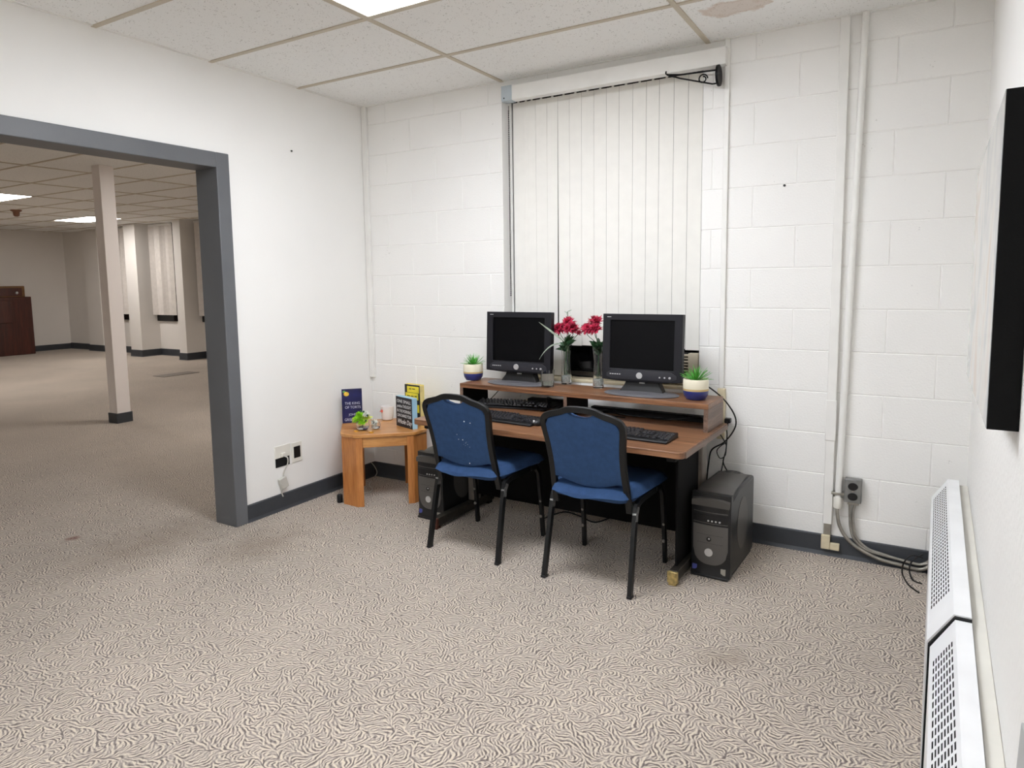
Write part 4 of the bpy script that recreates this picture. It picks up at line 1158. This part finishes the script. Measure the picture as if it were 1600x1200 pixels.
def flower_head(mb, c, R, up, rn, rings=4):
    up = Vector(up).normalized(); c = Vector(c); side = up.orthogonal().normalized(); w = up.cross(side)
    for k in range(rings):
        npet = 8 + 3 * (rings - k); el = rad(8 + 68 * k / max(1, rings - 1))
        for i in range(npet):
            a = 2*PI*(i + .5*(k % 2))/npet + rn.uniform(-.2, .2)
            r = side*math.cos(a) + w*math.sin(a); d = r*math.cos(el) + up*math.sin(el)
            tg = up.cross(r)
            mb.blade(c + up*.004*k, d + Vector((rn.uniform(-.15, .15), rn.uniform(-.15, .15), rn.uniform(-.12, .12))), R*(1 - .14*k)*rn.uniform(.85, 1.1), R*.42, rn.uniform(0, .5), 4, .0009, side=tg)
def stem(name, label, base, pts, heads, group, seed, leaves=(), mat_=('petal',), pal=()):
    rn = random.Random(seed); bx_, by2, bz = base
    t = thing(name, label, 'flower', base, 0, group)
    b = Vector(base); loc = [Vector(p) - b for p in pts]
    MB().tube(smooth_path([tuple(p) for p in loc], 5), .0019, 7).build('stem', M['stem'], t)
    for i, (p, R, up) in enumerate(heads):
        mb = MB(); flower_head(mb, Vector(p) - b, R, up, rn); mb.build('flower_head', M[mat_[i % len(mat_)]], t)
    VW = Vector((-.5, .86, -.1))
    for (p, d, L_, wd) in leaves: MB().blade(Vector(p) - b, d, L_, wd, .4, 6, .0008, side=Vector(d).cross(VW + Vector((rn.uniform(-.5, .5), rn.uniform(-.5, .5), rn.uniform(-.5, .5))))).build('leaf', M['leaf'], t)
    for (p, d, L_, wd, dr) in pal: MB().blade(Vector(p) - b, d, L_, wd, dr, 8, .0008, side=Vector(d).cross(VW)).build('leaf', M['paleleaf'], t)
    return t
def bouquet(v, px, labels, seed, G):
    y = v[1]; rn = random.Random(seed)
    for i, ((hx, hy3), lab, dy) in enumerate(zip(px, labels, (.012, -.012, -.02))):
        h = aY(hx, hy3, y + dy); q = (i - 1) * .008
        base = (v[0] - q*.8, v[1] + .006*(1 - i), RT + .054)
        neck = (v[0] + q*.8, v[1] + dy*.5, RT + .225)
        below = h + Vector((0, 0, -.03))
        lv = []
        for k in range(8):
            a = rn.uniform(0, 2*PI); lv.append(((neck[0], neck[1], neck[2] + rn.uniform(-.035, .03)), (math.cos(a), math.sin(a), rn.uniform(.1, 1.3)), rn.uniform(.045, .075), .03))
        stem('carnation', lab, base, [base, neck, tuple(below), tuple(h + Vector((0, 0, -.004)))], [(tuple(h), .05, (rn.uniform(-.3, .3), -.55, 1)), (tuple(h + Vector((rn.uniform(-.022, .022), -.014, .006))), .040, (rn.uniform(-.5, .5), -.9, .6))], G, seed + i, lv, ('petal', 'petal2'))
bouquet(v1, [(889, 505), (876, 515), (895, 515)], ['topmost red flower in the vase nearer the left monitor', 'left red flower in the vase nearer the left monitor', 'right red flower in the vase nearer the left monitor'], 21, 'red flowers in the left vase')
bouquet(v2, [(930, 504), (918, 515), (930, 516)], ['topmost red flower in the vase beside the right monitor', 'left red flower in the vase beside the right monitor', 'lower right red flower in the vase beside the right monitor'], 41, 'red flowers in the right vase')
# pale sprig with long leaves in the left vase
y = v1[1] - .02
b = (v1[0] - .01, v1[1] - .008, RT + .055)
a0 = aY(878, 531, -.205); a1 = aY(843, 503, -.33); b0 = aY(876, 537, -.205); c1 = aY(905, 520, y); 
t = stem('leaf_sprig', 'pale sprig with long narrow leaves reaching left from the left vase', b, [b, (v1[0] - .012, v1[1] - .01, RT + .228), tuple(a0)], [], None, 5, pal=[(tuple(a0), a1 - a0, (a1 - a0).length * 1.03, .017, .05), (tuple(b0), (aY(858, 537, -.285) - b0), .185, .014, 1.3)])
d = aY(887, 487, v1[1] + .02); b2 = (v1[0] + .012, v1[1] + .012, RT + .055)
t = stem('leaf_sprig', 'thin upright sprig rising above the red flowers of the left vase', b2, [b2, (v1[0] + .01, v1[1] + .012, RT + .23), tuple(d)], [], None, 6,
         pal=[(tuple(d + Vector((0, 0, -.012*k))), (math.cos(k*2.4), .3*math.sin(k*2.4), .5), .03, .010, .2) for k in range(8)])
b3 = (v1[0] + .004, v1[1] - .012, RT + .055)
mid = aY(893, 533, v1[1] - .015); tip = aY(904, 521, v1[1] - .015)
stem('carnation', 'small red bud leaning right from the vase nearer the left monitor', b3, [b3, (v1[0] + .012, v1[1] - .012, RT + .228), tuple(mid), tuple(tip)], [(tuple(tip), .02, (.6, -.3, .8))], 'red flowers in the left vase', 77)

p = aZ(853, 605, RT)
t = thing('glass_tumbler', 'short clear drinking glass on the shelf in front of the left monitor', 'glass', (p.x, p.y + .02, RT))
MB().lathe([(0, 0), (.034, 0), (.0365, .004), (.0385, .098), (.0365, .098), (.0342, .012), (0, .010)], 36).build('body', M['glass'], t)
MB().lathe([(0, .0105), (.0338, .0125), (.0348, .036), (0, .036)], 28).build('clear_filling', M['water'], t)
p = aZ(800, 596.5, RT)
t = thing('bead_trinket', 'tiny pair of white beads with black dots at the front of the left monitor', 'trinket', (p.x, p.y + .01, RT))
for (x, y2, z, r) in ((-.019, 0, .0085, .0095), (.002, -.002, .009, .0095), (.022, -.002, .0085, .0095), (-.034, .002, .0065, .0065)):
    bd = MB().ball((x, y2, z), r, 12, 8, (1.15, 1, .9)).build('bead', M['mug'], t)
    if x > -.01: MB().ball((x + .004, y2 - .0082, z + .001), .0038, 8, 6, (1, .5, 1)).build('black_dot', M['black'], bd)

# ================================================================== CORDS AROUND THE DESK
def cord(label, pts, r=.0032, m='cordblack', group='cords around the desk', k=6):
    b = Vector(pts[0]); q = [Vector(p) - b for p in pts]
    return tag(MB().tube(smooth_path([tuple(p) for p in q], k), r, 8).build('cable', M[m], loc=tuple(b)), label, 'cable', group)
yy = -.07
def Y(px, py, y): return tuple(aY(px, py, y))
def Zp(px, py, z): return tuple(aZ(px, py, z))
cord('black cord looping out behind the right planter down to the wall', [Y(1098, 600, -.10), Y(1112, 608, -.08), Y(1131, 624, -.06), Y(1146, 645, -.05), Y(1150, 662, -.05), Y(1143, 678, -.05), Y(1130, 692, -.06), Y(1112, 703, -.07), Y(1107, 725, -.08), Y(1104, 752, -.08)], .0038)
cord('black cord dropping from the plug to the tower right of the desk', [Y(1134, 660, -.03), Y(1136, 680, -.05), Y(1134, 705, -.08), Y(1130, 722, -.11), Y(1137, 737, -.125)], .0034)
cord('black cord crossing behind the desk edge to the right tower', [Y(1122, 674, -.06), Y(1130, 686, -.05), Y(1135, 698, -.06), Y(1131, 716, -.10), Y(1127, 737, -.125)], .003)
cord('small coil of black cord hanging above the right tower', [Y(1136, 691, -.04), Y(1126, 697, -.05), Y(1120, 705, -.05), Y(1125, 716, -.05), Y(1133, 712, -.05), Y(1135, 700, -.045)], .0025)
pl_ = aY(1137, 657, -.02)
t = thing('wall_plug', 'black plug on the block wall just right of the desk shelf', 'plug', (pl_.x, 0, pl_.z))
MB().box(-.014, .016, -.034, -.0005, -.012, .012).build('body', M['black'], t, bevel=.004)
MB().tube([(0, -.02, -.010), (.0, -.024, -.03)], .005, 8).build('strain_relief', M['black'], t)
zt = DZT + .004
cord('tangle of black cord lying at the back of the right shelf bay', [tuple(dk(-.74, .60, zt)), tuple(dk(-.62, .63, zt + .02)), tuple(dk(-.55, .61, zt + .01)), tuple(dk(-.40, .64, zt)), tuple(dk(-.22, .66, zt + .012)), tuple(dk(-.10, .60, zt + .035)), tuple(dk(-.06, .50, zt + .02))], .0035)
cord('second black cord across the back of the right shelf bay', [tuple(dk(-.74, .66, zt)), tuple(dk(-.5, .655, zt)), tuple(dk(-.3, .62, zt)), tuple(dk(-.15, .66, zt + .02)), tuple(dk(-.05, .63, zt + .03))], .003)
cord('bunched cord with a twist in the right shelf bay near the divider', [tuple(dk(-.70, .56, zt)), tuple(dk(-.66, .58, zt + .025)), tuple(dk(-.62, .56, zt + .008)), tuple(dk(-.66, .55, zt + .018)), tuple(dk(-.60, .58, zt)), tuple(dk(-.5, .57, zt))], .0034)
tag(MB().box(-.34, .34, -.022, .022, 0, .032).build('power_strip', M['blackmatte'], loc=tuple(dk(-.40, .672, DZT)), bevel=.003), 'black power strip along the back edge of the right shelf bay', 'power strip').rotation_euler = (0, 0, DA)
cord('black cord coiled in the left shelf bay behind the keyboard', [tuple(dk(-1.02, .60, zt)), tuple(dk(-.95, .64, zt + .05)), tuple(dk(-.90, .60, zt + .02)), tuple(dk(-.96, .58, zt + .01)), tuple(dk(-1.0, .62, zt + .06)), tuple(dk(-.92, .66, zt + .02)), tuple(dk(-.86, .62, zt))], .003)
cord('black cord arching near the divider in the left shelf bay', [tuple(dk(-.99, .52, zt)), tuple(dk(-.93, .58, zt + .02)), tuple(dk(-.87, .63, zt + .055)), tuple(dk(-.84, .64, zt + .05)), tuple(dk(-.82, .60, zt + .01))], .0026)
cord('thin black cord rising behind the left end of the shelf bay', [tuple(dk(-1.40, .58, zt)), tuple(dk(-1.38, .66, zt + .05)), tuple(dk(-1.34, .715, zt + .12)), tuple(dk(-1.32, .72, zt + .15))], .0024)
tag(MB().box(-.14, .14, -.03, .03, 0, .05).build('network_box', M['blackmatte'], loc=tuple(dk(-1.0, .655, DZT)), bevel=.01), 'low black box in the shadow of the left shelf bay', 'box').rotation_euler = (0, 0, DA + .05)
cord('grey white cord on the carpet under the desk between the chairs', [Zp(826, 772, .1), Zp(845, 768, .09), Zp(866, 764, .10), Zp(885, 766, .05)], .003, 'cordwhite')
cord('dull red cord under the desk between the chairs', [Zp(848, 772, .06), Zp(870, 768, .10), Zp(890, 772, .05)], .003, 'cordred')
cord('black cord lying on the carpet under the desk behind the right chair', [Zp(845, 812, .004), Zp(880, 800, .004), Zp(905, 806, .004), Zp(930, 816, .004), Zp(960, 806, .004)], .004)
# cords by the heater
G2 = 'cords by the heater'
cord('black cord looping from the heater end onto the carpet', [Y(1442, 872, -.10), Y(1424, 868, -.12), Y(1412, 880, -.13), Zp(1410, 897, .004), Zp(1420, 914, .004), Zp(1436, 926, .004)], .0035, group=G2)
cord('second black cord curling beside the heater end', [Y(1442, 866, -.08), Y(1426, 876, -.10), Y(1421, 890, -.11), Zp(1426, 906, .004), Zp(1440, 912, .004)], .0035, group=G2)

# ================================================================== SMALL OAK TABLE
TA = rad(41.5); TH = .455
A_ = Vector((.390, -.592, 0)); B_ = Vector((.662, -.384, 0)); mid = (A_ + B_)/2
u_ = Vector((math.cos(TA), math.sin(TA), 0)); n_ = Vector((-math.sin(TA), math.cos(TA), 0))
TW, TD, CH = .27, .236, .088         # half width, half depth, corner cut
tc_ = mid + n_ * TD
t = thing('side_table', 'small honey oak side table with clipped corners standing in the room corner', 'table', tuple(tc_), TA)
def octo(a, b, c, rr=0.0):
    return [(-a + c, -b), (a - c, -b), (a, -b + c), (a, b - c), (a - c, b), (-a + c, b), (-a, b - c), (-a, -b + c)]
def rounded(poly, r, n=5):
    out = []
    m_ = len(poly)
    for i in range(m_):
        p0 = Vector(poly[i-1]); p1 = Vector(poly[i]); p2 = Vector(poly[(i+1) % m_])
        d0 = (p0 - p1).normalized(); d1 = (p2 - p1).normalized(); a = p1 + d0*r; b = p1 + d1*r
        for k in range(n + 1):
            q = k/n; out.append(tuple((a*(1-q)**2 + p1*2*q*(1-q) + b*q*q)))
    return out
MB().prism(rounded(octo(TW, TD, CH), .025), TH - .022, TH).build('tabletop', M['oak'], t, bevel=.004, seg=3)
ins = .006
def aprn(p, q):
    p = Vector(p); q = Vector(q); d = (q - p).normalized(); nn = Vector((d.y, -d.x)) * -.018
    return [tuple(p), tuple(q), tuple(q + nn), tuple(p + nn)]
oc = octo(TW - ins, TD - ins, CH)
for i in (0, 2, 4, 6):
    p, q = Vector(oc[i]), Vector(oc[i+1]); d = (q - p).normalized(); 
    pin = Vector((-d.y, d.x))*.006
    MB().prism(aprn(p + d*.04 + pin, q - d*.04 + pin), TH - .085, TH - .0225).build('apron', M['oak'], t, bevel=.002)
for i in (1, 3, 5, 7):
    p, q = Vector(oc[i]), Vector(oc[(i+1) % 8]); th_ = .02
    d = (q - p).normalized(); nin = Vector((-d.y, d.x)) * th_
    dp_ = (Vector(oc[i-1]) - p).normalized(); dq = (Vector(oc[(i+2) % 8]) - q).normalized(); e = .04
    nip = Vector((-dp_.y, dp_.x)) * -th_; niq = Vector((-dq.y, dq.x)) * th_
    pl2 = [tuple(p + dp_*e), tuple(p), tuple(q), tuple(q + dq*e), tuple(q + dq*e + niq), tuple(q + nin + dq*.008), tuple(p + nin + dp_*.008), tuple(p + dp_*e + nip)]
    MB().prism(pl2, 0, TH - .0225).build('leg', M['oakv'], t, bevel=.002)

# things on the oak table
TZ = TH
def upright(pa, pb, hgt, th, name, label, cat, group=None):
    """a slab standing on the table: pa, pb bottom left/right of its front face"""
    pa, pb = Vector(pa), Vector(pb); d = pb - pa; ang = math.atan2(d.y, d.x)
    t = thing(name, label, cat, tuple(pa), ang, group); return t, d.length
pa, pb = aZ(535.5, 661.5, TZ), aZ(567, 659.5, TZ); hb = aY(532, 609, pa.y).z - TZ
t, wb = upright(pa, pb, hb, .03, 'hardcover_book', 'dark blue novel with an orange disc standing upright against the left wall', 'book', 'books on the oak table')
th_ = .026
MB().box(0, wb, 0, .0025, 0, hb).build('front_cover', M['navy'], t, smooth=False)
MB().box(0, wb, th_ - .0025, th_, 0, hb).build('back_cover', M['navy'], t, smooth=False)
MB().box(0, .0025, .0025, th_ - .0025, 0, hb).build('spine', M['navy'], t, smooth=False)
MB().box(.003, wb - .004, .003, th_ - .003, .003, hb - .004).build('pages', M['pages'], t, smooth=False)
RX = (rad(90), 0, 0)
MB().disc((.030, -.0003, hb - .030), .0145, (0, -1, 0), .0005, 24, rx=.017).build('cover_disc', M['orange'], t, smooth=False)
MB().disc((.016, -.0003, hb - .014), .007, (0, -1, 0), .0004, 14, rx=.010).build('cover_leaf', M['leafprint'], t, smooth=False)
text_mesh('title_lettering', 'THE KING', .024, M['lettering'], t, (wb*.14, -.0004, hb*.55), RX, .0002, sx=wb*.8/.115)
text_mesh('title_lettering', 'OF TORTS', .024, M['lettering'], t, (wb*.14, -.0004, hb*.43), RX, .0002, sx=wb*.8/.115)
text_mesh('author_lettering', 'JOHN', .020, M['lettering'], t, (wb*.32, -.0004, hb*.22), RX, .0002)
text_mesh('author_lettering', 'GRISHAM', .026, M['lettering'], t, (wb*.10, -.0004, hb*.06), RX, .0002, sx=wb*.8/.13)

pa, pb = aZ(620, 664.5, TZ), aZ(645, 671.5, TZ)
hb = aY(619, 618, pa.y).z - TZ
t, wb = upright(pa, pb, hb, .04, 'sign_block', 'pale blue block sign with white words on black standing on the oak table', 'sign')
MB().box(0, wb, 0, .038, 0, hb).build('block', M['skyblue'], t, bevel=.0015)
MB().box(.0, wb - .002, -.001, .0002, .001, hb - .002).build('sign_face', M['signblack'], t, smooth=False)
lines = [('ONE SMALL', .80, 1.0), ('positive THOUGHT', .64, .62), ('IN THE MORNING', .48, .68), ('CAN CHANGE YOUR', .33, .62)]
for s_, zf, k in lines:
    o = text_mesh('sign_lettering', s_, hb*.145, M['whiteletter'], t, (wb*.5, -.0013, hb*zf), RX, .0002, 'CENTER')
    o.scale.x = (wb*.86) / max(o.dimensions.x, .001)
o = text_mesh('sign_lettering', 'Whole Day', hb*.22, M['whiteletter'], t, (wb*.5, -.0013, hb*.11), RX, .0002, 'CENTER', shear=.3)
o.scale.x = (wb*.88) / max(o.dimensions.x, .001)

pa, pb = aZ(634, 660, TZ), aZ(657, 664, TZ)
pa = pa + Vector((.0, .0, 0)); hb = aY(634, 600, pa.y).z - TZ
t, wb = upright(pa, pb, hb, .035, 'paperback_book', 'yellow and black book standing behind the pale blue sign block', 'book', 'books on the oak table')
th_ = .040; z0 = .0
MB().box(.0, wb, 0, .0025, z0, hb).build('front_cover', M['signblack'], t, smooth=False)
MB().box(.0, wb, th_ - .0025, th_, z0, hb).build('back_cover', M['yellow'], t, smooth=False)
MB().box(.0, .0025, .0025, th_ - .0025, z0, hb).build('spine', M['yellow'], t, smooth=False)
MB().box(.003, wb - .001, .003, th_ - .003, z0 + .002, hb - .003).build('pages', M['yellowpale'], t, smooth=False)
for (a, b, c, d) in ((.16, .95, .80, .96), (.05, .9, .62, .79), (.08, .95, .30, .5)):
    MB().box(wb*a, wb*b, -.0006, .0002, hb*c, hb*d).build('cover_patch', M['yellow'], t, smooth=False)
for (a, b, z) in ((.3, .45, .88), (.5, .7, .885), (.15, .35, .70), (.4, .6, .695), (.65, .82, .70)):
    MB().box(wb*a, wb*b, -.0009, -.0005, hb*z, hb*(z + .022)).build('cover_stroke', M['signblack'], t, smooth=False)

p = aZ(601, 657, TZ)
t = thing('ceramic_cup', 'white ceramic cup with a red flower motif at the back of the oak table', 'cup', (p.x, p.y + .03, TZ))
MB().lathe([(0, 0), (.028, 0), (.036, .006), (.041, .03), (.043, .062), (.044, .094), (.0415, .094), (.039, .04), (.03, .012), (0, .010)], 36).build('body', M['mug'], t)
mb = MB(); rn = random.Random(4); d0 = Vector((-.25, -.97, .0)).normalized()
flower_head(mb, d0*.0425 + Vector((0, 0, .066)), .015, d0, rn, 2); mb.build('flower_motif', M['mugflower'], t)

def bowl(label, loc, R, H, name='glass_bowl'):
    t = thing(name, label, 'bowl', loc, 0, 'small glass bowls on the oak table')
    o = [(R*.55, 0), (R*.85, H*.15), (R, H*.45), (R*.95, H*.8), (R*.8, H)]
    MB().lathe([(0, 0)] + o + [(r - .002, z) for r, z in o[::-1] if z > H*.1] + [(0, H*.08)], 28).build('body', M['glass'], t)
    MB().lathe([(0, H*.09), (R*.72, H*.14), (R*.9, H*.34), (0, H*.34)], 20).build('water', M['water'], t)
    return t
p = aZ(562, 673, TZ); L1 = (p.x, p.y + .03, TZ)
bowl('small glass bowl holding the lime green flowers', L1, .042, .055)
t = thing('artificial_flowers', 'lime green artificial flower bunch spilling from the glass bowl on the oak table', 'flowers', (L1[0], L1[1], TZ + .02))
rn = random.Random(9)
MB().tube([(0, 0, 0), (.002, -.004, .03), (.0, -.006, .05)], .003, 6).build('stem', M['stem'], t)
for i, (x, y, z, R, k) in enumerate(((0, -.012, .05, .05, 'lime'), (-.03, -.014, .045, .035, 'lime'), (.032, .0, .055, .04, 'yellowgreen'), (-.005, -.02, .072, .035, 'lime'), (.02, -.02, .035, .034, 'lime'), (-.058, -.008, .035, .022, 'yellowgreen'), (.045, -.012, .085, .026, 'whitepetal'))):
    mb = MB(); flower_head(mb, (x, y, z), R, (x*6, -.6, .9), rn, 4); mb.build('flower_head', M[k], t)
for (x, y, z) in ((.012, -.03, .105), (.035, -.026, .104), (.062, -.022, .082), (.055, -.03, .05)):
    MB().ball((x, y, z), .0065, 8, 6, (1.2, .7, 1)).build('dark_berry', M['leaf'], t)
p = aZ(584, 671, TZ); L2 = (p.x, p.y + .02, TZ)
bowl('small glass bowl with a white flower, right of the lime flowers', L2, .03, .045)
t = thing('artificial_flowers', 'white flower with black centre in the right glass bowl of the oak table', 'flowers', (L2[0], L2[1], TZ + .015))
MB().tube([(0, 0, 0), (.0, -.006, .022)], .0022, 6).build('stem', M['stem'], t)
mb = MB(); flower_head(mb, (.0, -.010, .026), .03, (.1, -1, .35), rn, 3); mb.build('flower_head', M['whitepetal'], t)
MB().ball((.001, -.024, .031), .0065, 8, 6).build('flower_centre', M['black'], t)
for i, (q, lab) in enumerate((((556, 674), 'gold coloured trinket at the front left of the oak table'), ((580, 676), 'gold coloured trinket under the white flower bowl'))):
    p = aZ(*q, TZ); ring_ = [(.016*math.cos(2*PI*k/14), .010*math.sin(2*PI*k/14), .003 + .002*math.sin(4*PI*k/14)) for k in range(14)]
    tag(MB().tube(ring_, .0028, 7, closed=True).ball((.006, -.008, .005), .005, 8, 6).build('trinket', M['gold'], loc=(p.x, p.y, TZ)), lab, 'trinket', 'gold trinkets on the oak table')
# under and beside the table
cord('pale cord from the wall curling on the carpet under the oak table', [tuple(aX(580.5, 723, .03)), tuple(aX(586, 730, .035)), tuple(aX(589, 739, .04)), tuple(aX(583, 748, .04)), tuple(aZ(577, 757, .005)), tuple(aZ(582, 764, .004)), tuple(aZ(578, 769, .004)), tuple(aZ(566, 769, .004)), tuple(aZ(557, 764, .004))], .003, 'cordwhite', None)
p = aZ(531, 786, 0)
tag(MB().lathe([(0, 0), (.016, 0), (.018, .004), (.018, .045), (.014, .052), (0, .054)], 18).build('door_stop', M['black'], loc=(p.x - .01, p.y + .012, 0)), 'small black rubber stub on the carpet beside the left leg of the oak table', 'stub')

# ================================================================== WORLD AND COLOUR
w = bpy.data.worlds.new('world'); SC.world = w; w.use_nodes = True
w.node_tree.nodes['Background'].inputs[0].default_value = (.02, .022, .03, 1); w.node_tree.nodes['Background'].inputs[1].default_value = .3
vs_ = SC.view_settings; vs_.view_transform = 'Standard'; vs_.look = 'None'; vs_.exposure = 0.0; vs_.gamma = 1.0; vs_.use_curve_mapping = False
SC.cycles.max_bounces = 12; SC.cycles.diffuse_bounces = 7; SC.cycles.glossy_bounces = 5; SC.cycles.transmission_bounces = 10
SC.cycles.use_denoising = True
SC.cycles.sample_clamp_indirect = 6.0
